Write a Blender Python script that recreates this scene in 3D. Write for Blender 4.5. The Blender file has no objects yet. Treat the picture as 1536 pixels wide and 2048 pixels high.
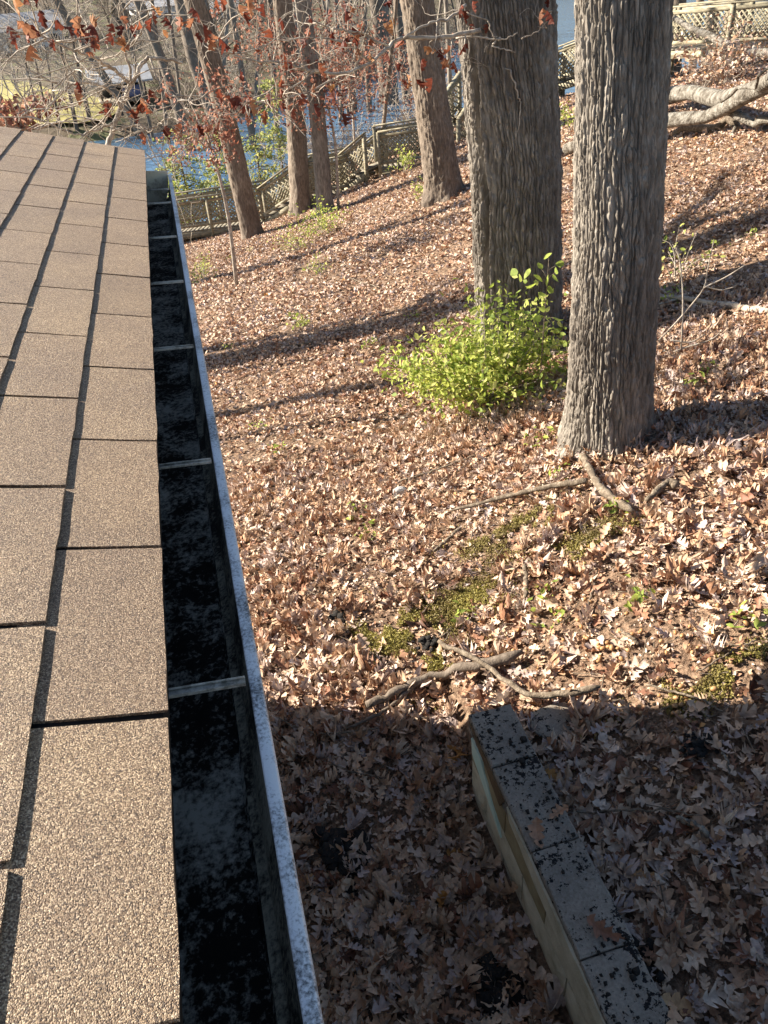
import bpy, math, random
import numpy as np
from mathutils import Vector, Matrix
random.seed(7); rng = np.random.default_rng(7)
R = math.radians
S = bpy.context.scene
COL = S.collection

# ------------------------------------------------------------------ camera
ZC = 3.2                      # camera height above the soil beside the house
FPX = 1500.0                  # focal length in pixels of the 1536 x 2048 photograph
g = np.array([276-768, 1024+24, -FPX]); nx = 950-768
ny = -(FPX*FPX - nx*492)/1048
nd = np.array([nx, ny, -FPX])
F_ = g/np.linalg.norm(g); U_ = -nd/np.linalg.norm(nd); R_ = np.cross(F_, U_)
CM = np.array([R_, F_, U_])   # camera vector -> world vector; world Y runs along the gutter
cam_d = bpy.data.cameras.new('camera'); cam = bpy.data.objects.new('camera', cam_d); COL.objects.link(cam)
mw = Matrix([list(CM[0])+[0], list(CM[1])+[0], list(CM[2])+[ZC], [0, 0, 0, 1]])
cam.matrix_world = mw
cam_d.sensor_fit = 'VERTICAL'; cam_d.sensor_height = 24.0; cam_d.lens = 24.0*FPX/2048
cam_d.clip_start = 0.05; cam_d.clip_end = 3000
S.camera = cam
S.render.resolution_x = 768; S.render.resolution_y = 1024

# ------------------------------------------------------------------ light
SUN_EL = R(28); SUN_AZ = R(59)         # azimuth measured from +Y towards -X
to_sun = Vector((-math.sin(SUN_AZ)*math.cos(SUN_EL), math.cos(SUN_AZ)*math.cos(SUN_EL), math.sin(SUN_EL)))
w = bpy.data.worlds.new('World'); S.world = w; w.use_nodes = True
nt = w.node_tree; bg = nt.nodes['Background']
sky = nt.nodes.new('ShaderNodeTexSky'); sky.sky_type = 'NISHITA'; sky.sun_disc = False
sky.sun_elevation = SUN_EL; sky.sun_rotation = -SUN_AZ
sky.air_density = 1.0; sky.dust_density = 0.6
nt.links.new(sky.outputs[0], bg.inputs[0]); bg.inputs[1].default_value = 0.055
sl = bpy.data.lights.new('sun', 'SUN'); sl.energy = 5.0; sl.angle = R(0.53); sl.color = (1.0, 0.90, 0.76)
so = bpy.data.objects.new('sun', sl); COL.objects.link(so)
so.rotation_euler = to_sun.to_track_quat('Z', 'Y').to_euler()
S.view_settings.view_transform = 'Standard'; S.view_settings.look = 'None'
S.view_settings.gamma = 1.0; S.view_settings.exposure = 1.72

# ------------------------------------------------------------------ helpers
def ray(x, y):
    return CM @ np.array([x-768.0, 1024.0-y, -FPX])
def proj(P):
    P = np.atleast_2d(np.asarray(P, float)) - np.array([0, 0, ZC])
    c = P @ CM
    z = np.minimum(c[:, 2], -1e-3)
    return 768 + FPX*c[:, 0]/-z, 1024 - FPX*c[:, 1]/-z, -c[:, 2]

def sp(t, k=1.0): return 0.5*(t+np.sqrt(t*t+k))
def sst(a, b, x):
    t = np.clip((np.asarray(x, float)-a)/(b-a), 0, 1); return t*t*(3-2*t)
def hsh(ix, iy, s=0):
    n = (ix.astype(np.int64)*374761393 + iy.astype(np.int64)*668265263 + s*1442695041) & 0x7fffffff
    n = ((n ^ (n >> 13))*1274126177) & 0x7fffffff
    n = ((n ^ (n >> 16))*668265263) & 0x7fffffff
    return ((n ^ (n >> 15)) & 0xffffff)/float(0xffffff)
def vn(x, y, s=0):
    x = np.asarray(x, float); y = np.asarray(y, float)
    ix = np.floor(x); iy = np.floor(y); fx = x-ix; fy = y-iy
    fx = fx*fx*(3-2*fx); fy = fy*fy*(3-2*fy); ix = ix.astype(np.int64); iy = iy.astype(np.int64)
    a = hsh(ix, iy, s); b = hsh(ix+1, iy, s); c = hsh(ix, iy+1, s); d = hsh(ix+1, iy+1, s)
    return (a*(1-fx)+b*fx)*(1-fy)+(c*(1-fx)+d*fx)*fy

def gz(X, Y):
    """height of the hillside"""
    X = np.asarray(X, float); Y = np.asarray(Y, float)
    f = np.where(X >= 0, 2.38*(1-np.exp(-np.maximum(X, 0)/14)), -1.3*(1-np.exp(np.minimum(X, 0)/7.6)))+1.5*sst(1.5, 12, X)
    H = 3.25 + .155*sp(Y-2.5) - f
    d = np.maximum(Y-(27.5-.12*np.clip(X, -5, 25)), 0)
    H = H + np.where(d < 7, .024*d*d, .024*49 + .336*(d-7))
    wy = 1-sst(1.9, 3.0, Y)
    H = H + wy*np.where(X < .87, .17*sst(-3, .3, X), -.10*sst(3.5, 1.2, X))
    H = H - .24*sst(1.0, 2.2, X)*(1-sst(2.5, 6.5, Y))
    H = H + (vn(X*1.1, Y*1.1, 3)-.5)*.08 + (vn(X*.35, Y*.35, 5)-.5)*.10
    return np.maximum(ZC - H, -9.0)
def gzs(x, y): return float(gz(np.array([x]), np.array([y]))[0])
def pg(x, y):
    """pixel of the photograph -> point on the hillside"""
    r = ray(x, y); t = .2; r = r/np.linalg.norm(r); last = 0
    while t < 150:
        p = r*t
        if p[2]+ZC < gzs(p[0], p[1]): break
        last = t; t += max(.02, t*.01)
    a, b = last, t
    for _ in range(25):
        m = (a+b)/2; p = r*m
        if p[2]+ZC < gzs(p[0], p[1]): b = m
        else: a = m
    p = r*b
    return np.array([p[0], p[1], p[2]+ZC])
def pd(x, y, dist):
    """pixel -> point at a horizontal distance"""
    r = ray(x, y); r = r*dist/math.hypot(r[0], r[1])
    return np.array([r[0], r[1], r[2]+ZC])
def ph(x, y, H):
    """pixel -> point H metres below the camera"""
    r = ray(x, y); r = r*(H/-r[2]); return np.array([r[0], r[1], r[2]+ZC])

def mk(name, V, F, mat, parent=None, smooth=False, attr=None):
    V = np.asarray(V, np.float32); me = bpy.data.meshes.new(name)
    if isinstance(F, np.ndarray):
        n, k = F.shape
        me.vertices.add(len(V)); me.vertices.foreach_set('co', V.ravel())
        me.loops.add(n*k); me.loops.foreach_set('vertex_index', F.astype(np.int32).ravel())
        me.polygons.add(n); me.polygons.foreach_set('loop_start', np.arange(0, n*k, k, dtype=np.int32))
        me.update(calc_edges=True)
    else:
        me.from_pydata([tuple(map(float, v)) for v in V], [], F); me.update()
    if smooth: me.polygons.foreach_set('use_smooth', np.ones(len(me.polygons), bool))
    if attr:
        for k2, v in attr.items():
            a = me.attributes.new(k2, 'FLOAT', 'POINT'); a.data.foreach_set('value', np.asarray(v, np.float32))
    if mat: me.materials.append(mat)
    o = bpy.data.objects.new(name, me); COL.objects.link(o)
    if parent: o.parent = parent
    return o
def tag(o, label=None, cat=None, group=None, kind=None):
    if label: o['label'] = label
    if cat: o['category'] = cat
    if group: o['group'] = group
    if kind: o['kind'] = kind
    return o
def empty(name, loc=(0, 0, 0), label=None, cat=None, group=None):
    o = bpy.data.objects.new(name, None); COL.objects.link(o); o.location = loc; o.empty_display_size = .1
    return tag(o, label, cat, group)
def child(o, p):
    """parent keeping world-space vertices"""
    o.parent = p; o.matrix_parent_inverse = Matrix.Translation(p.location).inverted(); return o

class MB:
    """collects shapes into one mesh"""
    def __init__(s): s.v = []; s.q = []; s.t = []; s.n = 0; s.a = []
    def add(s, V, Q=None, T=None, a=0.0):
        V = np.asarray(V, float)
        if Q is not None and len(Q): s.q.append(np.asarray(Q)+s.n)
        if T is not None and len(T): s.t.append(np.asarray(T)+s.n)
        s.v.append(V); s.a.append(np.full(len(V), a)); s.n += len(V)
    def box(s, c, sz, rot=None, a=0.0):
        h = np.array(sz)/2
        V = np.array([[x, y, z] for x in (-1, 1) for y in (-1, 1) for z in (-1, 1)])*h
        if rot is not None: V = V @ np.array(rot).T
        s.add(V+np.array(c), [[0, 1, 3, 2], [4, 6, 7, 5], [0, 4, 5, 1], [2, 3, 7, 6], [0, 2, 6, 4], [1, 5, 7, 3]], a=a)
    def beam(s, p, q, wd, ht, up=(0, 0, 1)):
        p = np.array(p, float); q = np.array(q, float); d = q-p; L = np.linalg.norm(d); d /= L
        up = np.array(up, float); sd = np.cross(d, up); sd /= np.linalg.norm(sd)+1e-9; u = np.cross(sd, d)
        s.box((p+q)/2, (L, wd, ht), np.array([d, sd, u]).T)
    def tube(s, P, r, n=6, cap=True, a=0.0):
        P = np.asarray(P, float); r = np.broadcast_to(np.asarray(r, float), (len(P),))
        T = np.gradient(P, axis=0); T /= np.linalg.norm(T, axis=1)[:, None]+1e-9
        ref = np.array([0, 0, 1.0]) if abs(T[0][2]) < .8 else np.array([1.0, 0, 0])
        A = np.cross(T, ref); A /= np.linalg.norm(A, axis=1)[:, None]+1e-9; B = np.cross(T, A)
        an = np.arange(n)*2*math.pi/n
        V = P[:, None]+r[:, None, None]*(np.cos(an)[None, :, None]*A[:, None]+np.sin(an)[None, :, None]*B[:, None])
        m = len(P); i = np.arange(m-1)[:, None]*n; j = np.arange(n)[None]; j2 = (j+1) % n
        Q = np.stack([i+j, i+j2, i+n+j2, i+n+j], -1).reshape(-1, 4)
        Tt = None
        if cap and n > 2:
            Tt = [[0, k+1, k] for k in range(1, n-1)]+[[(m-1)*n, (m-1)*n+k, (m-1)*n+k+1] for k in range(1, n-1)]
        s.add(V.reshape(-1, 3), Q, Tt, a)
    def build(s, name, mat, parent=None, smooth=False, at=None):
        V = np.concatenate(s.v)
        F = []
        if s.q and not s.t: F = np.concatenate(s.q)
        elif s.t and not s.q: F = np.concatenate(s.t)
        else:
            q = np.concatenate(s.q); t = np.concatenate(s.t)
            F = np.concatenate([q[:, [0, 1, 2]], q[:, [0, 2, 3]], t])
        return mk(name, V, F, mat, parent, smooth, {at: np.concatenate(s.a)} if at else None)

def spline(P, n):
    P = np.asarray(P, float)
    if len(P) < 3:
        t = np.linspace(0, 1, n)[:, None]; return P[0]*(1-t)+P[-1]*t
    Q = np.vstack([2*P[0]-P[1], P, 2*P[-1]-P[-2]]); out = []
    for u in np.linspace(0, len(P)-1-1e-6, n):
        i = int(u); f = u-i; a, b, c, d = Q[i], Q[i+1], Q[i+2], Q[i+3]
        out.append(.5*((2*b)+(-a+c)*f+(2*a-5*b+4*c-d)*f*f+(-a+3*b-3*c+d)*f**3))
    return np.array(out)

# ------------------------------------------------------------------ materials
class NT:
    def __init__(s, name):
        s.m = bpy.data.materials.new(name); s.m.use_nodes = True; s.t = s.m.node_tree
        s.b = s.t.nodes['Principled BSDF']
        s.geo = s.n('ShaderNodeNewGeometry')
    def n(s, typ, **k):
        o = s.t.nodes.new(typ)
        for a, v in k.items(): setattr(o, a, v)
        return o
    def l(s, a, b): s.t.links.new(a, b)
    def pos(s, sc=(1, 1, 1), rot=(0, 0, 0)):
        mp = s.n('ShaderNodeMapping'); mp.inputs['Scale'].default_value = sc; mp.inputs['Rotation'].default_value = rot
        s.l(s.geo.outputs['Position'], mp.inputs['Vector']); return mp.outputs[0]
    def noise(s, scale, detail=3, rough=.55, vec=None, dist=0):
        o = s.n('ShaderNodeTexNoise'); o.inputs['Scale'].default_value = scale; o.inputs['Detail'].default_value = detail
        o.inputs['Roughness'].default_value = rough; o.inputs['Distortion'].default_value = dist
        s.l(vec or s.geo.outputs['Position'], o.inputs['Vector']); return o.outputs[0]
    def vor(s, scale, vec=None, feat='F1', out=0):
        o = s.n('ShaderNodeTexVoronoi', feature=feat); o.inputs['Scale'].default_value = scale
        s.l(vec or s.geo.outputs['Position'], o.inputs['Vector']); return o.outputs[out]
    def ramp(s, fac, stops, interp='LINEAR'):
        o = s.n('ShaderNodeValToRGB'); o.color_ramp.interpolation = interp; e = o.color_ramp.elements
        while len(e) < len(stops): e.new(.5)
        for i, (p, c) in enumerate(stops): e[i].position = p; e[i].color = (c[0], c[1], c[2], 1)
        s.l(fac, o.inputs[0]); return o.outputs[0]
    def mix(s, fac, a, b, bt='MIX'):
        o = s.n('ShaderNodeMix', data_type='RGBA', blend_type=bt)
        if isinstance(fac, (int, float)): o.inputs[0].default_value = fac
        else: s.l(fac, o.inputs[0])
        for i, v in ((6, a), (7, b)):
            if isinstance(v, tuple): o.inputs[i].default_value = (*v, 1)
            else: s.l(v, o.inputs[i])
        return o.outputs[2]
    def bump(s, h, strength=.5, dist=.01, prev=None):
        o = s.n('ShaderNodeBump'); o.inputs['Strength'].default_value = strength; o.inputs['Distance'].default_value = dist
        s.l(h, o.inputs['Height'])
        if prev: s.l(prev, o.inputs['Normal'])
        return o.outputs[0]
    def done(s, col, rough=.8, normal=None, spec=.3, **k):
        if isinstance(col, tuple): s.b.inputs['Base Color'].default_value = (*col, 1)
        else: s.l(col, s.b.inputs['Base Color'])
        if isinstance(rough, (int, float)): s.b.inputs['Roughness'].default_value = rough
        else: s.l(rough, s.b.inputs['Roughness'])
        s.b.inputs['Specular IOR Level'].default_value = spec
        if normal: s.l(normal, s.b.inputs['Normal'])
        for a, v in k.items(): s.b.inputs[a.replace('_', ' ')].default_value = v
        return s.m

def m_shingle():
    t = NT('shingle_granules')
    oi = t.n('ShaderNodeObjectInfo')
    v = t.n('ShaderNodeTexVoronoi'); v.inputs['Scale'].default_value = 820; t.l(t.geo.outputs['Position'], v.inputs['Vector'])
    sep = t.n('ShaderNodeSeparateColor'); t.l(v.outputs['Color'], sep.inputs[0])
    c = t.ramp(sep.outputs[0], [(0, (.06, .038, .026)), (.25, (.16, .105, .066)), (.55, (.30, .215, .14)), (.8, (.45, .35, .24)), (1, (.74, .62, .47))])
    tone = t.ramp(oi.outputs['Random'], [(0, (.93, .86, .77)), (.35, (1.07, 1.0, .91)), (.6, (.99, .92, .84)), (1, (1.15, 1.09, .98))])
    c = t.mix(1.0, c, tone, 'MULTIPLY')
    big = t.ramp(t.noise(6, 4, .65), [(.3, (.80, .76, .76)), (.7, (1.10, 1.06, 1.0))])
    c = t.mix(1.0, c, big, 'MULTIPLY')
    inv = t.n('ShaderNodeMath', operation='MULTIPLY_ADD'); inv.inputs[1].default_value = -1.0; t.l(v.outputs['Distance'], inv.inputs[0]); t.l(sep.outputs[1], inv.inputs[2])
    h = t.bump(inv.outputs[0], .85, .0020)
    h = t.bump(t.noise(300, 4, .7), .7, .004, h)
    return t.done(c, .5, h, .5)
def m_simple(name, stops, scale, rough=.8, bs=.4, bd=.004, bscale=None, spec=.3, vec=None, detail=4):
    t = NT(name); vv = t.pos(vec) if vec else None
    n = t.noise(scale, detail, .6, vv); c = t.ramp(n, stops)
    nb = t.noise(bscale or scale*4, 4, .6, vv)
    return t.done(c, rough, t.bump(nb, bs, bd), spec)
def m_bark(name, dark, mid, light, sc=1.0):
    t = NT(name); vv = t.pos((22*sc, 22*sc, 5*sc))
    n = t.noise(1.0, 6, .65, vv); c = t.ramp(n, [(.28, dark), (.5, mid), (.72, light)])
    patch = t.ramp(t.noise(1.6, 4, .6), [(.38, (.80, .78, .76)), (.62, (1.1, 1.09, 1.06))])
    c = t.mix(1.0, c, patch, 'MULTIPLY')
    at = t.n('ShaderNodeAttribute'); at.attribute_name = 'rnd'
    c = t.mix(1.0, c, t.ramp(at.outputs['Fac'], [(0, (.85, .83, .82)), (1, (1.2, 1.19, 1.17))]), 'MULTIPLY')
    vv2 = t.pos((60*sc, 60*sc, 10*sc))
    b = t.bump(t.noise(1, 5, .7, vv2), .9, .006)
    b = t.bump(t.noise(160, 3, .6), .5, .002, b)
    return t.done(c, .88, b, .2)
LEAFCOL = [(0, (.10, .052, .035)), (.06, (.23, .105, .065)), (.16, (.35, .185, .11)), (.30, (.46, .285, .175)), (.45, (.56, .395, .27)), (.60, (.65, .49, .355)), (.74, (.54, .42, .35)), (.86, (.47, .38, .35)), (.96, (.70, .575, .45)), (1, (.53, .27, .085))]
def m_leaf(name, src, stops=LEAFCOL, tr=.12):
    t = NT(name)
    if src == 'obj': f = t.n('ShaderNodeObjectInfo').outputs['Random']
    else:
        a = t.n('ShaderNodeAttribute'); a.attribute_name = 'rnd'; f = a.outputs['Fac']
    c = t.ramp(f, stops)
    c = t.mix(1.0, c, t.ramp(t.noise(45, 3), [(.3, (.72, .70, .70)), (.7, (1.15, 1.15, 1.15))]), 'MULTIPLY')
    b = t.bump(t.noise(90, 2), .35, .004)
    t.done(c, .62, b, .35)
    if tr:
        d = t.n('ShaderNodeBsdfTranslucent'); t.l(c, d.inputs[0]); mx = t.n('ShaderNodeMixShader'); mx.inputs[0].default_value = tr
        out = t.t.nodes['Material Output']; t.l(t.b.outputs[0], mx.inputs[1]); t.l(d.outputs[0], mx.inputs[2]); t.l(mx.outputs[0], out.inputs[0])
    return t.m
def m_ground():
    t = NT('forest_floor')
    n1 = t.noise(38, 5, .65); c = t.ramp(n1, [(.25, (.07, .048, .034)), (.42, (.19, .13, .09)), (.58, (.36, .255, .18)), (.78, (.52, .395, .295))])
    v = t.ramp(t.vor(16, None, 'F1', 1), [(0, (.55, .5, .47)), (1, (1.25, 1.2, 1.15))]); c = t.mix(.8, c, v, 'MULTIPLY')
    b = t.bump(n1, 1.0, .05); b = t.bump(t.vor(18), .8, .03, b)
    return t.done(c, .9, b, .15)
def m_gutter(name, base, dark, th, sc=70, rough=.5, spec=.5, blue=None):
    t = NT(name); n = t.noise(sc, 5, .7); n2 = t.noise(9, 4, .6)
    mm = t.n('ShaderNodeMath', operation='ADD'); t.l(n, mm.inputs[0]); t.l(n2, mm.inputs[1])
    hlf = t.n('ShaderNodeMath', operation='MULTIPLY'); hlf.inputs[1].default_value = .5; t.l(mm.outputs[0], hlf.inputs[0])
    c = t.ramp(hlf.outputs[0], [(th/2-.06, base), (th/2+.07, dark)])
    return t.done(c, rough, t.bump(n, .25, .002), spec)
def m_cap():
    t = NT('weathered_block'); n = t.noise(42, 5, .68); n3 = t.noise(7, 3, .6); nf = t.noise(110, 3, .6)
    mm = t.n('ShaderNodeMath', operation='MULTIPLY_ADD'); mm.inputs[1].default_value = .5; t.l(n3, mm.inputs[0]); t.l(n, mm.inputs[2])
    m2 = t.n('ShaderNodeMath', operation='MULTIPLY_ADD'); m2.inputs[1].default_value = .35; t.l(nf, m2.inputs[0]); t.l(mm.outputs[0], m2.inputs[2])
    sc_ = t.n('ShaderNodeMath', operation='MULTIPLY'); sc_.inputs[1].default_value = .9; t.l(m2.outputs[0], sc_.inputs[0])
    spots = t.ramp(sc_.outputs[0], [(.905, (0, 0, 0)), (.925, (1, 1, 1))])
    base = t.ramp(t.noise(90, 4, .6), [(.3, (.205, .18, .15)), (.7, (.32, .285, .245))])
    stain = t.ramp(t.noise(4, 4, .6), [(.35, (.72, .72, .72)), (.65, (1.05, 1.03, 1.0))]); base = t.mix(1.0, base, stain, 'MULTIPLY')
    c = t.mix(spots, base, (.016, .015, .016))
    b = t.bump(t.noise(220, 4, .7), .5, .004); b = t.bump(m2.outputs[0], .6, .006, b)
    return t.done(c, .92, b, .15)
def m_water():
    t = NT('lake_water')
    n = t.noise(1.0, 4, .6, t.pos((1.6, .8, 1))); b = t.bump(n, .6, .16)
    return t.done((.065, .14, .24), .10, b, .5)  # blue of the reflected sky is painted into the base colour
M = dict(
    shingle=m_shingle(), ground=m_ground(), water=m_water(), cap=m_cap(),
    bark=m_bark('oak_bark', (.092, .082, .073), (.20, .183, .162), (.345, .32, .288)),
    bark2=m_bark('brown_bark', (.085, .068, .055), (.175, .145, .118), (.29, .25, .21), 1.4),
    pale=m_bark('pale_bark', (.10, .088, .07), (.25, .225, .185), (.46, .43, .37), 1.2),
    twig=m_simple('twig_bark', [(.3, (.20, .16, .125)), (.55, (.40, .35, .29)), (.75, (.58, .53, .46))], 14, .85, .6, .004, 90),
    deadwood=m_simple('bleached_deadwood', [(.30, (.06, .052, .042)), (.43, (.15, .132, .108)), (.56, (.27, .25, .215)), (.75, (.40, .38, .34))], 9, .92, 1.0, .06, 26, .1, None, 8),
    stick=m_simple('dead_stick', [(.3, (.075, .058, .042)), (.5, (.16, .125, .09)), (.7, (.31, .26, .20))], 34, .9, 1.0, .008, 130),
    leafattr=m_leaf('leaf_litter', 'attr'), leafobj=m_leaf('oak_leaf', 'obj'),
    redleaf=m_leaf('red_oak_leaf', 'obj', [(0, (.10, .026, .018)), (.35, (.19, .05, .03)), (.65, (.29, .09, .045)), (.9, (.40, .20, .11)), (1, (.48, .24, .09))], .4),
    redattr=m_leaf('red_leaf_mass', 'attr', [(0, (.18, .07, .05)), (.4, (.31, .13, .085)), (.8, (.42, .22, .15)), (1, (.50, .32, .22))], .4),
    green=m_leaf('bush_leaf', 'attr', [(0, (.20, .29, .06)), (.35, (.39, .48, .09)), (.7, (.58, .63, .15)), (1, (.74, .73, .28))], .5),
    cedar=m_leaf('evergreen_leaf', 'attr', [(0, (.20, .25, .08)), (.5, (.36, .39, .12)), (1, (.55, .52, .19))], .5),
    moss=m_leaf('moss', 'attr', [(0, (.14, .10, .05)), (.4, (.23, .19, .06)), (.75, (.33, .295, .075)), (1, (.42, .36, .13))], .25),
    wood=m_simple('weathered_timber', [(.3, (.15, .132, .092)), (.55, (.31, .278, .195)), (.8, (.48, .44, .335))], 6, .85, .4, .004, 40, .2, (1, 1, 5)),
    deckboard=m_simple('deck_board', [(.3, (.15, .13, .10)), (.7, (.30, .27, .21))], 5, .85, .4, .004, 30, .2),
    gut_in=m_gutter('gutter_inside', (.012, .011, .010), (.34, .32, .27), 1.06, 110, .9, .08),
    gut_front=m_gutter('gutter_inner_front', (.30, .27, .20), (.016, .014, .012), .975, 150, .8, .2),
    gut_lip=m_gutter('gutter_lip_paint', (.60, .62, .64), (.085, .09, .095), 1.06, 260, .38, .5),
    gut_bar=m_gutter('hanger_metal', (.42, .39, .34), (.12, .11, .09), 1.03, 120, .55, .5),
    gut_end=m_gutter('end_cap_bounce', (.78, .66, .48), (.30, .20, .11), 1.10, 40, .7, .2),  # cream base has warm bounce light painted into the cap
    dark_base=m_simple('shade_black', [(.3, (.010, .009, .009)), (.7, (.022, .02, .018))], 40),  # near-black stands in for shaded granules seen through the tab slots
    siding=m_simple('house_siding', [(.3, (.42, .40, .36)), (.7, (.5, .48, .44))], 3, .7, .1),
    trim=m_simple('painted_trim', [(.3, (.38, .30, .22)), (.7, (.5, .42, .33))], 8, .6, .1),
    wallbody=m_simple('mossy_masonry', [(.3, (.085, .08, .045)), (.6, (.16, .145, .085)), (.8, (.22, .19, .12))], 12, .9, .8, .01),
    parge=m_simple('cream_parge', [(.25, (.30, .255, .165)), (.45, (.52, .475, .35)), (.75, (.68, .635, .50))], 9, .88, .7, .006, 120),
    tan=m_simple('tan_parge', [(.3, (.24, .19, .105)), (.55, (.33, .27, .155)), (.8, (.41, .35, .21))], 10, .85, .4, .005),
    mint=m_simple('mint_paint', [(.3, (.50, .66, .56)), (.7, (.62, .76, .66))], 10, .7, .1),
    rust=m_simple('rusty_block', [(.3, (.10, .06, .03)), (.7, (.20, .13, .07))], 18, .9, .5, .005),
    stone=m_simple('rough_stone', [(.3, (.25, .245, .24)), (.7, (.42, .41, .40))], 25, .9, .7, .01),
    sludge=m_simple('black_sludge', [(.3, (.010, .009, .009)), (.7, (.03, .026, .022))], 40, .9, .9, .01),
    acorn=m_simple('acorn_shell', [(.3, (.30, .15, .06)), (.7, (.45, .27, .13))], 30, .45, .1),
    lawn=m_simple('far_lawn', [(.3, (.17, .155, .055)), (.5, (.33, .29, .10)), (.7, (.44, .375, .15))], .35, .95, .5, .05),
    far=m_simple('far_woodland_floor', [(.3, (.07, .055, .038)), (.5, (.13, .10, .065)), (.65, (.13, .14, .06)), (.8, (.2, .16, .10))], .5, .95, .8, .2),
    white=m_simple('white_house_paint', [(.3, (.68, .68, .68)), (.7, (.78, .78, .77))], 2, .6, .05),
    grayroof=m_simple('grey_roof', [(.3, (.30, .30, .31)), (.7, (.42, .42, .43))], 3, .7, .2),
    paleroof=m_simple('pale_metal_roof', [(.3, (.33, .34, .35)), (.7, (.46, .47, .48))], 3, .5, .1),
    glass=m_simple('dark_glass', [(.3, (.03, .035, .04)), (.7, (.05, .055, .06))], 3, .1, .02),
    bluecloth=m_simple('blue_cover', [(.3, (.16, .20, .42)), (.7, (.24, .28, .5))], 3, .6, .1),
)

# ------------------------------------------------------------------ the ground, the lake, the far bank
def axis(segs):
    out = []
    for a, b, n in segs: out += list(np.linspace(a, b, n, endpoint=False))
    return np.array(out+[segs[-1][1]])
gx = axis([(-60, -12, 20), (-12, -1, 22), (-1, .80, 20), (.80, .94, 2), (.94, 4, 34), (4, 12, 40), (12, 30, 36), (30, 120, 24)])
gy = axis([(-30, -2, 14), (-2, 6, 80), (6, 14, 50), (14, 32, 60), (32, 55, 24)])
GX, GY = np.meshgrid(gx, gy); nxg = len(gx); nyg = len(gy)
GZ = gz(GX, GY)
i = np.arange(nyg-1)[:, None]*nxg+np.arange(nxg-1)[None]
ground = mk('ground', np.stack([GX, GY, GZ], -1).reshape(-1, 3), np.stack([i, i+1, i+nxg+1, i+nxg], -1).reshape(-1, 4), M['ground'], smooth=True)
tag(ground, 'leaf covered hillside sloping down to the lake', kind='structure')
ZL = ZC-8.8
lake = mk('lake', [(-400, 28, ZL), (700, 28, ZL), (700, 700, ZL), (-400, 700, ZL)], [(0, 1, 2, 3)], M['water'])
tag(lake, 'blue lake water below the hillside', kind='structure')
shore = np.array([(-400, 110), (-150, 90), (-60, 76), (-22, 67), (-4, 64), (6, 67), (12, 74), (22, 88), (34, 104), (60, 146), (100, 205), (180, 250), (420, 300)], float)
sh = spline(shore, 90); tn = np.gradient(sh, axis=0); tn /= np.linalg.norm(tn, axis=1)[:, None]; no = np.stack([-tn[:, 1], tn[:, 0]], -1)
no = no*.35+np.array([0, .65]); no /= np.linalg.norm(no, axis=1)[:, None]
rows = [(-3, -1.2), (0, .05), (1.2, .75), (6, 1.2), (16, 1.7), (30, 2.6), (50, 4.0), (80, 7.5), (130, 17), (220, 40), (420, 70)]
def farz(d):
    return ZL+np.interp(d, [a for a, b in rows], [b for a, b in rows])
FV = []
for d, h in rows:
    P = sh+no*d
    FV.append(np.column_stack([P, ZL+h+(vn(P[:, 0]*.13, P[:, 1]*.13, 9)-.5)*min(.8, max(d, 0)*.05)]))
FV = np.array(FV); nr, ncl = FV.shape[:2]; i = np.arange(nr-1)[:, None]*ncl+np.arange(ncl-1)[None]
fb = mk('far_bank', FV.reshape(-1, 3), np.stack([i, i+1, i+ncl+1, i+ncl], -1).reshape(-1, 4), M['far'], smooth=True)
tag(fb, 'wooded bank on the far side of the lake', kind='structure')
def farpt(x, y):
    """pixel -> point on the far bank (march along the ray)"""
    r = ray(x, y); r /= np.linalg.norm(r)
    for t in np.arange(55, 420, .5):
        p = r*t; P = p[:2]
        k = np.argmin(np.sum((sh-P)**2, 1)); d = (P-sh[k]) @ no[k]
        if d > -1 and p[2]+ZC < farz(d): return np.array([p[0], p[1], p[2]+ZC])
    return np.array([p[0], p[1], ZL+3])
def faratz(x, y):
    P = np.array([x, y]); k = np.argmin(np.sum((sh-P)**2, 1)); return float(farz((P-sh[k]) @ no[k]))
# sunlit lawn on the far bank
lw = []
for px, py in [(-60, 262), (20, 266), (90, 256), (190, 250), (240, 228), (215, 205), (120, 190), (60, 172), (-10, 165), (-60, 160)]:
    p = farpt(px, py); lw.append((p[0], p[1]))
lw = np.array(lw); c0 = lw.mean(0); lwd = spline(np.vstack([lw, lw[:1]]), 60)[:-1]
LV = []; LF = []; nl = len(lwd)
for q, f in enumerate((1.0, .8, .6, .4, .2, .05)):
    for p in lwd:
        u = c0+(p-c0)*f; LV.append((u[0], u[1], faratz(*u)+.25))
for q in range(5):
    for k in range(nl): LF.append([q*nl+k, q*nl+(k+1) % nl, (q+1)*nl+(k+1) % nl, (q+1)*nl+k])
tag(mk('lawn', LV, LF, M['lawn'], smooth=True), 'sunlit yellow green lawn on the far bank', kind='structure')

# ------------------------------------------------------------------ the house with its roof and gutter
EX, EZ = -.133, ZC-.635           # roof edge
PITCH = R(16); EXPO = .134; YEND = 4.10
house = empty('house', (-4.3, 0, gzs(-4.3, 0)), 'brown shingled house with dirty open gutter along its eave', 'house')
sd = np.array([-math.cos(PITCH), 0, math.sin(PITCH)]); nn = np.array([math.sin(PITCH), 0, math.cos(PITCH)])
def rp(s, y, n): return np.array([EX, y, EZ])+sd*s+nn*n
SR = 4.3                          # slope length to the ridge
Y0 = -7.0
mb = MB(); a = [rp(0.004, Y0, -.001), rp(.004, YEND-.004, -.001), rp(SR, YEND-.004, -.001), rp(SR, Y0, -.001)]
b = [v-np.array([0, 0, .03]) for v in a]
rid = rp(SR, 0, 0); far_s = np.array([2*rid[0]-EX, 0, EZ])
a2 = [np.array([far_s[0], Y0, EZ]), np.array([far_s[0], YEND, EZ])]
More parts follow.
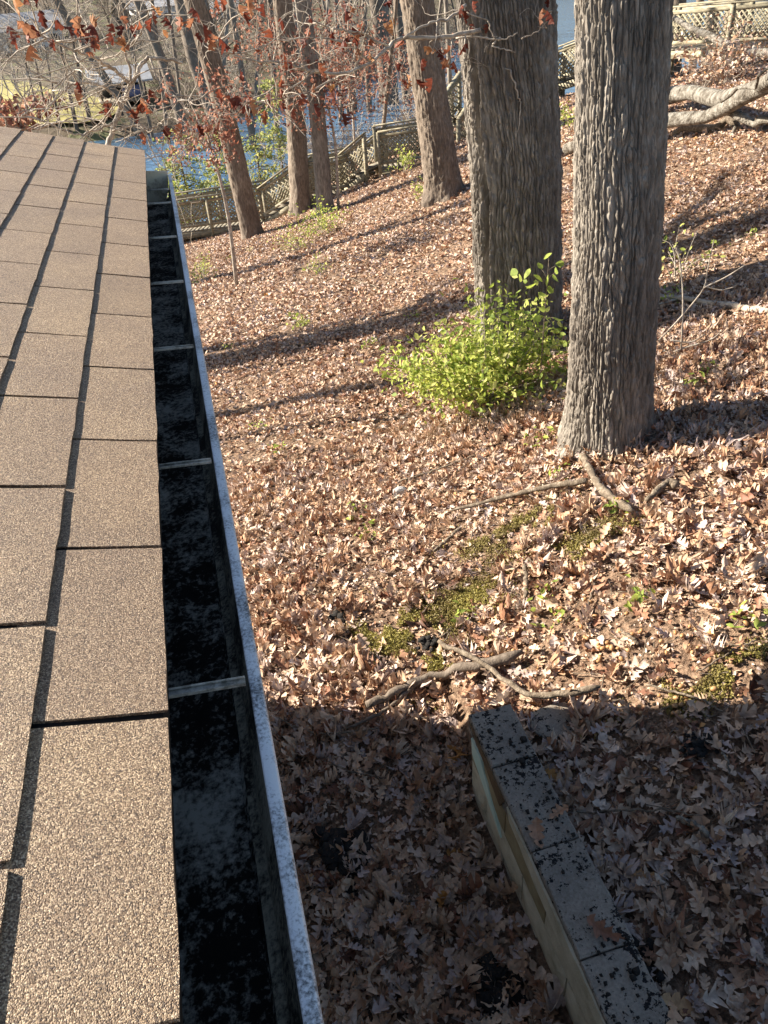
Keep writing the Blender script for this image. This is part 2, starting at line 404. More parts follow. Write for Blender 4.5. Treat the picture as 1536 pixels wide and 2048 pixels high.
mb.add(a+b, [[0, 3, 2, 1][::-1], [4, 5, 6, 7], [0, 1, 5, 4], [1, 2, 6, 5], [0, 4, 7, 3]])
roof = child(mb.build('roof', M['dark_base']), house)
mb = MB(); mb.add([a[3], a[2], a2[1], a2[0]]+[v-np.array([0, 0, .03]) for v in (a[3], a[2], a2[1], a2[0])], [[0, 1, 2, 3], [7, 6, 5, 4], [1, 5, 6, 2], [2, 6, 7, 3], [0, 3, 7, 4]])
child(mb.build('back_slope', M['shingle']), house)
# individual tabs
def tab_mesh(seed, TL=.299):
    rr = random.Random(seed); n = 9; dp = EXPO+.03; V = []; F = []
    ys = np.linspace(-TL/2, TL/2, n)
    for lay in (0, 1):
        for j, s0 in enumerate((0, .3*dp, .7*dp, dp)):
            for k, yy in enumerate(ys):
                jag = 0 if j else (rr.uniform(-.0011, .0011))
                ej = rr.uniform(-.0012, .0012) if k in (0, n-1) else 0
                top = np.interp(s0, [0, dp], [.0062, .0012])
                V.append((s0+jag, yy+ej, top if lay == 0 else top-.0042 if j < 3 else 0.0))
    def id_(l, j, k): return l*4*n+j*n+k
    for j in range(3):
        for k in range(n-1):
            F.append([id_(0, j, k), id_(0, j, k+1), id_(0, j+1, k+1), id_(0, j+1, k)])
    for k in range(n-1): F.append([id_(1, 0, k), id_(1, 0, k+1), id_(0, 0, k+1), id_(0, 0, k)])
    for j in range(3):
        F.append([id_(1, j, 0), id_(0, j, 0), id_(0, j+1, 0), id_(1, j+1, 0)])
        F.append([id_(0, j, n-1), id_(1, j, n-1), id_(1, j+1, n-1), id_(0, j+1, n-1)])
    V = np.array(V); W = V[:, :1]*sd+V[:, 1:2]*np.array([0, 1, 0])+V[:, 2:]*nn
    me = bpy.data.meshes.new('shingle'); me.from_pydata([tuple(v) for v in W], [], F); me.materials.append(M['shingle']); me.update(); return me
tabs = [tab_mesh(s) for s in range(8)]
hinv = Matrix.Translation(house.location).inverted()
NC = 13
for c in range(NC):
    ph0 = (.275 if c % 2 == 0 else .115)+random.uniform(-.012, .012)
    k = -6
    while True:
        yc = ph0+.305*k+.1525; k += 1
        if yc > YEND+.1: break
        ov = yc+.15-YEND
        o = bpy.data.objects.new('shingle', tabs[random.randrange(8)]); COL.objects.link(o)
        gap = random.choice((.985, .99, 1.0, 1.003))
        sc = gap
        if ov > 0:
            half = YEND-(yc-.15)
            if half < .03: bpy.data.objects.remove(o); break
            sc = half/.299; yc = yc-.15+half/2
        p = rp(c*EXPO+random.uniform(-.0008, .0008), yc, random.uniform(0, .0006))
        o.matrix_world = Matrix.Translation(p) @ Matrix.Rotation(random.uniform(-.0007, .0007), 4, Vector(nn)) @ Matrix.Diagonal((1, sc, 1, 1))
        o.parent = roof; o.matrix_parent_inverse = Matrix.Identity(4)
        o.parent = roof
mb = MB(); mb.add([rp(NC*EXPO, Y0, .006), rp(NC*EXPO, YEND, .006), rp(SR, YEND, .004), rp(SR, Y0, .004), rp(NC*EXPO, Y0, .0), rp(NC*EXPO, YEND, 0)], [[0, 1, 2, 3], [4, 5, 1, 0]])
child(mb.build('upper_roofing', M['shingle']), house)
mb = MB(); mb.add([rp(0, Y0, .004), rp(0, -1.56, .004), rp(NC*EXPO, -1.56, .004), rp(NC*EXPO, Y0, .004)], [[0, 1, 2, 3]])
child(mb.build('rear_roofing', M['shingle']), house)
# walls, gable, fascia, soffit
WX, WY = -.47, 3.17
def wall_poly(Y, flip=False):
    zf = -3.0
    xs = [WX, 2*rid[0]-WX]
    def zr(x): return EZ+math.tan(PITCH)*(EX-x if x > rid[0] else x-far_s[0])-.045
    return [(xs[0], Y, zf), (xs[0], Y, zr(xs[0])), (rid[0], Y, zr(rid[0])), (xs[1], Y, zr(xs[1])), (xs[1], Y, zf)]
A = wall_poly(WY); B = wall_poly(Y0+.3)
child(mk('wall', np.array(A+B), [(0, 1, 2, 3, 4), (9, 8, 7, 6, 5), (0, 5, 6, 1), (4, 3, 8, 9)], M['siding']), house)
mb = MB(); mb.box((-.215, (YEND+Y0)/2, EZ-.115), (.02, YEND-Y0-.02, .15)); child(mb.build('fascia', M['trim']), house)
mb = MB(); mb.box(((-.226+WX)/2, (YEND+Y0)/2, EZ-.185), (-.226-WX, YEND-Y0-.03, .012)); child(mb.build('soffit', M['trim']), house)
mb = MB(); mb.beam(rp(.02, YEND-.02, -.09), rp(SR, YEND-.02, -.09), .025, .13); child(mb.build('rake_board', M['trim']), house)
# gutter
GY0, GY1 = -3.0, 3.86
gp = [(-.203, ZC-.665), (-.203, ZC-.815), (-.082, ZC-.815), (-.078, ZC-.806), (-.066, ZC-.800), (-.062, ZC-.775), (-.054, ZC-.752), (-.0485, ZC-.722), (-.0478, ZC-.709)]
def sweep(prof, y0, y1, n=60, wob=.0012, seed=0):
    ys = np.linspace(y0, y1, n); V = []; m = len(prof)
    for k, y in enumerate(ys):
        dx = (float(vn(y*1.3, 3.1, seed))-.5)*wob*5; dz = (float(vn(y*1.7, 7.7, seed+1))-.5)*wob*3
        for q, (x, z) in enumerate(prof):
            f = q/(m-1); V.append((x+dx*f, y, z+dz*f))
    F = []
    for k in range(n-1):
        for q in range(m-1): F.append([k*m+q, k*m+q+1, (k+1)*m+q+1, (k+1)*m+q])
    return np.array(V), np.array(F)
gut = empty('gutter', (-.12, .4, ZC-.815)); gut.parent = house; gut.matrix_parent_inverse = hinv
def gchild(o):
    o.parent = gut; o.matrix_parent_inverse = Matrix.Translation((-.12, .4, ZC-.815)).inverted(); return o
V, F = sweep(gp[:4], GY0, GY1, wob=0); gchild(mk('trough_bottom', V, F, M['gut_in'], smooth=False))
dxs = 0
V, F = sweep(gp[3:], GY0, GY1, 120, .001); gchild(mk('inner_front', V, F, M['gut_front'], smooth=False))
lipp = [(-.0475, ZC-.713), (-.0475, ZC-.7055), (-.0455, ZC-.7045), (-.034, ZC-.7055), (-.0315, ZC-.708), (-.0315, ZC-.722), (-.040, ZC-.74), (-.052, ZC-.80), (-.10, ZC-.83), (-.21, ZC-.83)]
V, F = sweep(lipp, GY0, GY1+.004, 160, .001); gchild(mk('front_lip', V, F[:, ::-1], M['gut_lip'], smooth=False))
mb = MB(); mb.add([(-.203, GY1, ZC-.68), (-.203, GY1, ZC-.815), (-.10, GY1, ZC-.815), (-.06, GY1, ZC-.755), (-.052, GY1, ZC-.706), (-.203, GY1+.003, ZC-.68), (-.203, GY1+.003, ZC-.815), (-.10, GY1+.003, ZC-.815), (-.06, GY1+.003, ZC-.755), (-.052, GY1+.003, ZC-.706)],
    [[0, 1, 2, 3], [0, 3, 4, 4][:4], [8, 7, 6, 5], [0, 4, 9, 5]]) if False else None
gchild(mk('end_cap', [(-.203, GY1, ZC-.67), (-.203, GY1, ZC-.815), (-.082, GY1, ZC-.815), (-.062, GY1, ZC-.775), (-.05, GY1, ZC-.722), (-.05, GY1, ZC-.69), (-.05, GY1+.012, ZC-.69), (-.203, GY1+.012, ZC-.67)], [(0, 1, 2, 3, 4, 5), (0, 5, 6, 7)], M['gut_end']))
for px, py in [(503, 1352), (430, 918), (397, 690), (371, 562), (355, 473), (345, 405), (342, 378)]:
    r = ray(px, py); y = r[1]/-r[2]*.70
    mb = MB(); yj = y-.004
    mb.box((-.128, yj, ZC-.694), (.155, .013, .0016), Matrix.Rotation(.06, 3, 'Y') @ Matrix.Rotation(-.05, 3, 'Z'))
    mb.box((-.128, yj-.0055, ZC-.692), (.155, .0016, .004), Matrix.Rotation(.06, 3, 'Y') @ Matrix.Rotation(-.05, 3, 'Z'))
    mb.box((-.128, yj+.0055, ZC-.692), (.155, .0016, .004), Matrix.Rotation(.06, 3, 'Y') @ Matrix.Rotation(-.05, 3, 'Z'))
    gchild(mb.build('hanger_strap', M['gut_bar']))
# residue left in the trough
bx = np.linspace(-.20, -.083, 14); by = np.linspace(GY0+.1, GY1-.05, 420); BX, BY = np.meshgrid(bx, by)
BZ = ZC-.815+.012*np.clip(vn(BX*28, BY*9, 21)+.6*vn(BX*90, BY*45, 22)-.72, -.1, 1)
i = np.arange(419)[:, None]*14+np.arange(13)[None]
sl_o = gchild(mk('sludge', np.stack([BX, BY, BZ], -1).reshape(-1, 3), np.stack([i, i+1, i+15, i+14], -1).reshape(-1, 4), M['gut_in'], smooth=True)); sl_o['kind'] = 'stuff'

# ------------------------------------------------------------------ the retaining wall
rw = empty('retaining_wall', (.87, 0, gzs(.7, 0)), 'low block retaining wall with grey speckled caps and peeling parge', 'wall')
capz = ZC-2.81
WXL, WXR = .765, .972
joints = [2.118, 1.825, 1.425, 1.018, .612, .206, -.20, -.606, -1.01, -1.42, -1.83]
for k in range(len(joints)-1):
    y1, y0 = joints[k], joints[k+1]; n = 9
    gp_ = .0035 if k else .001
    L = (y1-y0)-gp_*2; rr = random.Random(k)
    dz = rr.uniform(-.004, .004); xo = rr.uniform(-.004, .004)
    V = []; hx = (WXR-WXL)/2; bev = .005
    for zz, ins in ((-.10, 0), (-bev, 0), (0, bev)):
        pts = []
        for j in range(12): pts.append((-hx+ins, -L/2+ins+(L-2*ins)*j/12))
        for j in range(6): pts.append((-hx+ins+(2*hx-2*ins)*j/6, L/2-ins))
        for j in range(12): pts.append((hx-ins, L/2-ins-(L-2*ins)*j/12))
        for j in range(6): pts.append((hx-ins-(2*hx-2*ins)*j/6, -L/2+ins))
        for (x, y) in pts:
            e = .0022
            V.append((x+rr.uniform(-e, e), y+rr.uniform(-e, e), zz+rr.uniform(-.001, .001)))
    m = 36; Fc = []
    for l in range(2):
        for j in range(m): Fc.append([l*m+j, (l+1)*m+j, (l+1)*m+(j+1) % m, l*m+(j+1) % m])
    Fc.append(list(range(2*m, 3*m))[::-1])
    V = np.array(V)+np.array([(WXL+WXR)/2+xo, (y0+y1)/2, capz+dz])
    child(mk('cap_block', V, Fc, M['cap']), rw)
mb = MB(); nyw = 40; ys = np.linspace(-1.83, 2.10, nyw)
V = []
for y in ys:
    for z in np.linspace(-.95, capz-.101, 8):
        V.append((WXL+.020+(float(vn(y*6, z*8, 31))-.5)*.008, y, z))
for y in ys: V += [(WXR-.006, y, capz-.101), (WXR-.006, y, -.95)]
F = []
for k in range(nyw-1):
    for q in range(7): F.append([k*8+q, (k+1)*8+q, (k+1)*8+q+1, k*8+q+1])
    o8 = nyw*8; F.append([o8+2*k, o8+2*k+2, (k+1)*8+7, k*8+7]); F.append([o8+2*k+1, o8+2*k+3, o8+2*k+2, o8+2*k])
F.append([(nyw-1)*8+q for q in range(8)]+[nyw*8+2*nyw-2, nyw*8+2*nyw-1])
child(mk('wall_body', V, F, M['wallbody']), rw)
def slab(name, poly, mat, th, label=None):
    """thin coat on the left face of the wall: polygon in (y, z)"""
    P = np.array(poly, float); n = len(P); V = []; 
    x0 = WXL+.004
    for xx, s in ((x0+.02, 1.0), (x0-th, .995)):
        c = P.mean(0)
        for q in P: u = c+(q-c)*s; V.append((xx, u[0], u[1]))
    F = [list(range(n, 2*n))]+[[k, (k+1) % n, n+(k+1) % n, n+k] for k in range(n)]
    o = child(mk(name, V, F, mat), rw)
    if label: o['label'] = label
def rough(pts, amp, n=6, seed=0):
    rr = random.Random(seed); out = []
    for k in range(len(pts)):
        a_, b_ = np.array(pts[k]), np.array(pts[(k+1) % len(pts)])
        m_ = max(1, int(np.linalg.norm(b_-a_)/.05))
        for q in range(m_): out.append(tuple(a_+(b_-a_)*q/m_+np.array([rr.uniform(-amp, amp), rr.uniform(-amp, amp)])))
    return out
zt = capz-.045
wr = random.Random(12)
for crs in range(4):
    z1_ = capz-.106-crs*.203; z0_ = z1_-.194; y = 2.095-(.2 if crs % 2 else 0)
    ylist = [2.095]+([y] if crs % 2 else [])
    while y > -1.8: y -= .406; ylist.append(max(y, -1.8))
    for q in range(len(ylist)-1):
        ya, yb_ = ylist[q]-.004, ylist[q+1]+.004
        if ya-yb_ < .03: continue
        n1, n2 = 9, 5; V = []; F = []
        for i1 in range(n1):
            for i2 in range(n2):
                e_ = .006 if i1 in (0, n1-1) or i2 in (0, n2-1) else 0
                V.append((WXL+.004+e_+wr.uniform(-.0018, .0018), ya+(yb_-ya)*i1/(n1-1), z0_+(z1_-z0_)*i2/(n2-1)))
        for i1 in range(n1-1):
            for i2 in range(n2-1): F.append([i1*n2+i2, i1*n2+i2+1, (i1+1)*n2+i2+1, (i1+1)*n2+i2])
        o0 = len(V)
        rim = [k_*n2 for k_ in range(n1)]+[(n1-1)*n2+k_ for k_ in range(1, n2)]+[k_*n2+n2-1 for k_ in range(n1-2, -1, -1)]+[k_ for k_ in range(n2-2, 0, -1)]
        for r_ in rim: V.append((WXL+.05, V[r_][1], V[r_][2]))
        for k_ in range(len(rim)): F.append([rim[k_], rim[(k_+1) % len(rim)], o0+(k_+1) % len(rim), o0+k_])
        child(mk('block', V, F, M['tan' if (crs == 0 and q in (0, 1)) else 'parge']), rw)
zt = capz-.012
slab('mint_patch', rough([(2.07, zt-.10), (1.95, zt-.10), (1.80, zt-.24), (1.70, zt-.34), (1.88, zt-.27), (2.06, zt-.20)], .003, seed=2), M['mint'], .007, 'pale mint painted patch at the wall end')
slab('parge_strip', rough([(1.66, zt-.02), (1.62, zt-.07), (1.25, zt-.125), (.95, zt-.09), (.6, zt-.135), (0, zt-.12), (-.6, zt-.15), (-1.8, zt-.15), (-1.8, zt-.01), (0, zt-.01)], .006, seed=1), M['parge'], .010, 'cream parge strip lapping the caps')
slab('rusty_edge', rough([(2.10, zt-.02), (1.95, zt-.012), (1.68, zt-.02), (1.72, zt-.12), (1.94, zt-.06)], .004, seed=5), M['rust'], .008)
# black crumbs lying on the caps
mb = MB()
for k in range(430):
    y = rng.uniform(-.6, 2.05); x = rng.uniform(WXL+.015, WXR-.015)
    if vn(x*9, y*7, 44) < .45 and k > 40: continue
    s = rng.uniform(.0025, .007)*(1.9 if rng.random() < .12 else 1)
    P = rng.normal(0, 1, (8, 3))*s*[1, 1, .5]; c = np.array([x, y, capz+.006+s*.2])
    V = np.array([[sx, sy, sz] for sx in (-1, 1) for sy in (-1, 1) for sz in (-.6, .6)])*s*rng.uniform(.6, 1.2, (8, 3))
    mb.add(V+c, [[0, 1, 3, 2], [4, 6, 7, 5], [0, 4, 5, 1], [2, 3, 7, 6], [0, 2, 6, 4], [1, 5, 7, 3]])
tag(mb.build('debris_crumbs', M['sludge']), 'black gutter sludge crumbs dropped on the wall caps', kind='stuff')

# ------------------------------------------------------------------ trees
def vor_cyl(u, v, ncu, seed):
    """F1, F2, cell hash of a jittered grid that is periodic in u"""
    iu = np.floor(u).astype(np.int64); iv = np.floor(v).astype(np.int64)
    f1 = np.full(u.shape, 9.0); f2 = np.full(u.shape, 9.0); hc = np.zeros(u.shape)
    for du in (-1, 0, 1):
        for dv in (-2, -1, 0, 1, 2):
            cu = iu+du; cv = iv+dv; cw = np.mod(cu, ncu)
            x = cu+.15+.7*hsh(cw, cv, seed); y = cv+.1+.8*hsh(cw, cv, seed+1)
            d = np.sqrt((x-u)**2+(.5*(y-v))**2)
            m = d < f1
            f2 = np.where(m, f1, np.minimum(f2, d)); hc = np.where(m, hsh(cw, cv, seed+2), hc); f1 = np.where(m, d, f1)
    return f1, f2, hc
def trunk(name, path, rad, mat, parent, nu=64, dz=.05, zfine=None, depth=.02, cu=.045, cv=.16, seed=1, flare=.25, seam=None, elong=None):
    """tapered trunk with furrowed bark cut into the mesh; path runs from below the soil upwards"""
    path = np.asarray(path, float); rad = np.asarray(rad, float)
    z0, z1 = path[0][2], path[-1][2]
    zf = min(z1, zfine if zfine is not None else z1)
    zs = np.concatenate([np.arange(z0, zf, dz), np.arange(zf, z1, dz*6), [z1]])
    cx = np.interp(zs, path[:, 2], path[:, 0]); cy = np.interp(zs, path[:, 2], path[:, 1]); rr = np.interp(zs, path[:, 2], rad)
    gb = z0+.35
    rr = rr*(1+flare*np.exp(-np.maximum(zs-gb, 0)/.16)*.8+flare*.35*np.exp(-np.maximum(zs-gb, 0)/.6))
    an = np.arange(nu)*2*math.pi/nu
    A, Z = np.meshgrid(an, zs)
    Rr = np.repeat(rr[:, None], nu, 1)
    r0 = float(np.median(rad)); ncu = max(6, int(2*math.pi*r0/cu))
    root = 1+.10*flare*4*np.exp(-np.maximum(Z-gb, 0)/.22)*np.cos(A*5+seed)*.5
    low = 1+.05*np.cos(A*2+seed+Z*.3)+.03*np.cos(A*3+seed*2+Z*.7)
    u = A/(2*math.pi)*ncu+1.6*(vn(A*3+50, Z*2.0, seed+5)-.5)+.5*(vn(A*9+20, Z*9, seed+6)-.5); v = Z/cv
    ph_ = A/(2*math.pi)*ncu+2.2*(vn(A*2.2+50, Z*1.1, seed+5)-.5)+1.3*(vn(A*6+20, Z*4.5, seed+6)-.5)+.55*(vn(A*16+9, Z*15, seed+7)-.5)
    kk = np.floor(ph_); fr = ph_-kk; kk = np.mod(kk, ncu).astype(np.int64); e = np.minimum(fr, 1-fr)*2
    zz = Z/cv+10*hsh(kk, kk*0, seed+9)+.5*fr+.8*(vn(A*20, Z*9, seed+12)-.5); kz = np.floor(zz).astype(np.int64); fz = zz-kz
    hc = hsh(kk, kz, seed+2); hb = hsh(kk, kz+77, seed+3); has = hsh(kk, kz, seed+4) < .8
    ez = np.where(has, fz*2, 1.0)
    wid = .30+.45*vn(kk*3.7, Z*3.0, seed+10)
    ridge = sst(.0, 1, np.clip(e/wid, 0, 1))
    bark = ridge*depth*(.55+.75*vn(kk*5.3+3, Z*2.6, seed+11))-(1-sst(0, .26, ez))*ridge*depth*.62+(hc-.5)*depth*.45*ridge+(ez-.5)*ridge*depth*.10
    f1, f2, hv = vor_cyl(A/(2*math.pi)*ncu*.8+.8*(vn(A*7, Z*7, seed+15)-.5), Z/(cv*1.1), int(ncu*.8), seed+20)
    bark = bark*(.45+.55*sst(.0, .20, f2-f1))+(hv-.5)*depth*.25
    bark += (vn(A*ncu*.9, Z*26, seed+13)-.5)*depth*.34+(vn(A*ncu*.25, Z*5, seed+14)-.5)*depth*.7
    Rf = Rr*root*low+bark-depth*.6
    if seam is not None:
        for a0, dp, wd in seam:
            dd = np.angle(np.exp(1j*(A-a0-.05*np.sin(Z*1.7)-.02*np.sin(Z*6))))*Rr
            Rf = Rf-dp*np.exp(-(dd/wd)**2)
    ca, sa = np.cos(A), np.sin(A)
    if elong: # elliptical section along direction ang
        ang, k = elong; f = 1+k*np.cos(A-ang)**2; Rf = Rf*f
    V = np.stack([cx[:, None]+Rf*ca, cy[:, None]+Rf*sa, Z], -1).reshape(-1, 3)
    nv = len(zs); i = np.arange(nv-1)[:, None]*nu; j = np.arange(nu)[None]
    Q = np.stack([i+j, i+(j+1) % nu, i+nu+(j+1) % nu, i+nu+j], -1).reshape(-1, 4)
    o = mk(name, V, Q, mat, None, smooth=True, attr={'rnd': (hc*.6+hb*.4).ravel()}); return child(o, parent)

def branch(mb, p, d, L, r, depth, rg, n=6, gn=.16, droop=0.0, spread=.75, kids=(2, 4), minr=.003, ns=5, tips=None, a=0.0, zmax=1e9):
    """one bare limb with side limbs"""
    P = [np.array(p, float)]; d = np.array(d, float)/np.linalg.norm(d); seg = L/n
    for k in range(n):
        d = d+rg.normal(0, gn, 3)+np.array([0, 0, -droop]); d /= np.linalg.norm(d); P.append(P[-1]+d*seg)
    rad = np.linspace(r, max(minr, r*.35), len(P)); mb.tube(np.array(P), rad, ns, False, a)
    if tips is not None and depth <= 1: tips.append((P[-1], d.copy())); tips.append((P[n//2], d.copy()))
    if depth <= 0: return
    for k in range(rg.integers(kids[0], kids[1]+1)):
        q = rg.integers(max(1, n//3), n+1); dv = P[q]-P[q-1]; dv /= np.linalg.norm(dv)
        o = rg.normal(0, 1, 3); o -= dv*(o@dv); o /= np.linalg.norm(o)+1e-9
        nd_ = dv*(1-spread*.55)+o*spread+np.array([0, 0, .12])
        branch(mb, P[q], nd_, L*rg.uniform(.45, .7), max(minr, rad[q]*.62), depth-1, rg, max(3, n-1), gn*1.1, droop, spread, kids, minr, max(3, ns-1), tips, a)

def col_path(base, pts, dist=None, zbot=.35, ztop=11, up=None):
    """vertical run: base point plus pixels higher up at the same range, extended below and above"""
    dist = dist or math.hypot(base[0], base[1])
    P = [np.array(base, float)]+[pd(x, y, dist) for x, y in pts]
    P = sorted(P, key=lambda q: q[2])
    lo = P[0]-(P[1]-P[0])/np.linalg.norm(P[1]-P[0])*.0-np.array([0, 0, zbot])
    d = P[-1]-P[-2] if up is None else np.array(up); d = d/d[2]*(ztop-P[-1][2])
    if abs(d[0]) > 2.5 or abs(d[1]) > 2.5: d[:2] *= 2.5/max(abs(d[0]), abs(d[1]))
    return np.array([lo]+P+[P[-1]+d])
def pxrad(wpx, p): return wpx/2/FPX*np.linalg.norm(np.array(p)-np.array([0, 0, ZC]))

def oak(name, base, pts, wpx, label, ztop=11, nu=48, dz=.06, zfine=None, mat='bark2', depth=.018, cu=.05, cv=.2, seed=1, flare=.25, limbs=5, group=None, seam=None, elong=None, limb_z=5.0, rtop=.55, llen=3.0):
    base = np.array(base); path = col_path(base, pts, ztop=ztop)
    r = pxrad(wpx, base+np.array([0, 0, .8])); rad = np.interp(path[:, 2], [path[0][2], ztop], [r, r*rtop])
    t = empty(name, tuple(base), label, 'tree', group)
    trunk('trunk', path, rad, M[mat], t, nu, dz, zfine, depth, cu, cv, seed, flare, seam, elong)
    mb = MB(); rg = np.random.default_rng(seed+100)
    for k in range(limbs):
        z = limb_z+(ztop-limb_z)*(k+.5)/limbs
        p = np.array([np.interp(z, path[:, 2], path[:, 0]), np.interp(z, path[:, 2], path[:, 1]), z]); an = rg.uniform(0, 6.28)
        branch(mb, p, (math.cos(an), math.sin(an), .75), llen*rg.uniform(.7, 1.2), r*.3, 3, rg, n=6, minr=.006)
    branch(mb, path[-1], (0, 0, 1), llen, r*rtop*.9, 3, rg, n=6, kids=(3, 5), minr=.006)
    child(mb.build('crown', M[mat], smooth=True), t)
    return t, path, r

b2 = pg(1214, 886); b1 = pg(1040, 672)
print('T2 base', b2, 'T1 base', b1)
T2, P2, r2 = oak('oak_tree', b2, [(1232, 500), (1243, 60)], 157, 'grey furrowed oak trunk in front with a fallen branch at its foot', ztop=13, nu=640, dz=.0095, zfine=3.6, mat='bark', depth=.017, cu=.027, cv=.085, seed=3, flare=.30, limbs=5, limb_z=7)
vd = math.atan2(-b1[1], -b1[0])
T1, P1, r1 = oak('oak_tree', b1, [(1034, 350), (1015, 30)], 166, 'thickest oak trunk with a long bark seam above the yellow green bush', ztop=13, nu=620, dz=.012, zfine=3.5, mat='bark', depth=.026, cu=.033, cv=.11, seed=11, flare=.08, limbs=5, limb_z=7, seam=[(vd-.70, .085, .024), (vd-.62, -.03, .06), (vd-.85, -.03, .10)])
bE = pg(890, 392)
oak('oak_tree', bE, [(868, 230), (836, 20)], 62, 'dark ridged oak trunk beside the middle landing of the boardwalk', ztop=14, nu=110, dz=.035, zfine=6, depth=.03, cu=.06, cv=.30, seed=21, flare=.35, limbs=5, limb_z=7)
oak('oak_tree', pg(507, 474), [(440, 190), (396, 30)], 37, 'leaning brown oak trunk rising through the lowest boardwalk railing', ztop=12, nu=64, dz=.06, zfine=5, seed=31, depth=.02, limbs=4, limb_z=6)
oak('oak_tree', pg(602, 424), [(592, 250), (566, 10)], 38, 'dark slim oak beside the boardwalk stairs, left one of a pair', ztop=12, nu=64, dz=.06, zfine=5, seed=41, depth=.022, limbs=4, limb_z=6)
oak('oak_tree', pg(651, 426), [(630, 180), (606, 10)], 29, 'pale slim oak beside the boardwalk stairs, right one of a pair', ztop=12, nu=56, dz=.06, zfine=5, seed=51, mat='bark', depth=.014, limbs=4, limb_z=6)
oak('oak_tree', pg(786, 300), [(776, 170), (758, 10)], 38, 'thick straight tree behind the boardwalk beside yellow green shrubs', ztop=13, nu=56, dz=.08, zfine=5, seed=61, depth=.02, limbs=4, limb_z=6)
oak('oak_tree', pg(820, 290), [(812, 180), (795, 10)], 17, 'slim dark trunk close behind the thick oak by the boardwalk landing', ztop=11, nu=32, dz=.1, seed=71, limbs=3, limb_z=5)
oak('oak_tree', pg(716, 320), [(706, 220), (690, 20)], 17, 'dark slender trunk standing before the blue water', ztop=11, nu=32, dz=.1, seed=81, limbs=3, limb_z=5)
for k, (bp, pts, wp, lb) in enumerate([
    ((472, 402), [(437, 257), (386, 118), (359, 0)], 26, 'slanting trunk behind the leaning oak at the lowest railing'),
    ((413, 408), [(352, 203), (322, 115), (291, 40)], 20, 'slanting narrow trunk at the shore, sunlit along its left edge'),
    ((330, 372), [(264, 233), (223, 176), (140, 50)], 17, 'thin strongly leaning trunk just beyond the gutter end'),
    ((530, 410), [(500, 250), (470, 60)], 12, 'thin brown trunk behind the stairs with red leaves'),
    ]):
    oak('leaning_tree', pg(*bp), pts, wp, lb, ztop=10, nu=28, dz=.1, seed=90+k*7, limbs=4, limb_z=4, llen=2.4)
for k, (bp, pt, wp) in enumerate([((350, 392), (318, 120), 8), ((447, 392), (415, 60), 9), ((560, 372), (540, 20), 11), ((690, 335), (672, 10), 9), ((745, 322), (728, 20), 11), ((640, 352), (655, 30), 7), ((870, 290), (850, 10), 9), ((905, 262), (893, 30), 8), ((385, 396), (340, 30), 7), ((500, 388), (520, 40), 7), ((330, 385), (250, 30), 6), ((425, 400), (455, 40), 8), ((580, 372), (620, 10), 7), ((610, 362), (590, 20), 8), ((670, 345), (700, 20), 6), ((720, 330), (650, 20), 6), ((760, 318), (790, 30), 8), ((840, 300), (880, 20), 6)]):
    oak('slim_tree', pg(*bp), [pt], wp, 'slim leafless tree on the shore behind the boardwalk', ztop=9, nu=20, dz=.14, seed=230+k*7, limbs=4, limb_z=2.2, llen=2.2, mat='bark' if k % 2 else 'bark2', group='slim trees on the near shore')
for k, (px, py, wp, lb) in enumerate([(1352, 72, 26, 'tree trunk at the left end of the upper lattice railing'), (1428, 40, 22, 'sunlit tree behind the upper lattice railing'), (1478, 40, 40, 'broad dark tree behind the upper lattice railing'), (1400, 30, 14, 'thin tree behind the upper lattice railing')]):
    bq = ph(px, py+22, 2.6+.2*k); bq[2] = gzs(bq[0], bq[1])
    oak('oak_tree', bq, [(px+4, py-60)], wp, lb, ztop=bq[2]+12, nu=32, dz=.12, seed=130+k*7, limbs=3, limb_z=bq[2]+5)
# oaks beside the gable, left of the picture: their trunks throw the long shadows across the leaves
dsun = np.array([-math.sin(SUN_AZ), math.cos(SUN_AZ)])
for k, ((px, py), L, rd, lb) in enumerate([((600, 692), 9.5, .50, 'stout oak growing beside the house gable'), ((560, 812), 8.0, .15, 'slender oak growing beside the house gable'), ((800, 628), 12.0, .13, 'slender oak growing down the slope from the gable'), ((500, 545), 11, .26, 'young oak down the slope near the shore')]):
    p = pg(px, py); q = p[:2]+dsun*L; print('shadow tree', proj([[q[0], q[1], gzs(*q)]])); bq = np.array([q[0], q[1], gzs(*q)])
    t = empty('oak_tree', tuple(bq), lb, 'tree'); zt_ = bq[2]+11
    path = np.array([bq-np.array([0, 0, .4]), bq+np.array([0, 0, 5.]), bq+np.array([.3, .2, 12])])
    trunk('trunk', path, np.array([rd, rd*.9, rd*.6]), M['bark2'], t, 40, .12, seed=150+k, depth=.02, cu=.06, cv=.25)
    mb = MB(); rg = np.random.default_rng(160+k)
    for q_ in range(5): branch(mb, path[1]+(path[2]-path[1])*(q_+1)/5.5, (rg.normal(), rg.normal(), .8), 2.6, rd*.3, 3, rg, minr=.006)
    child(mb.build('crown', M['bark2'], smooth=True), t)

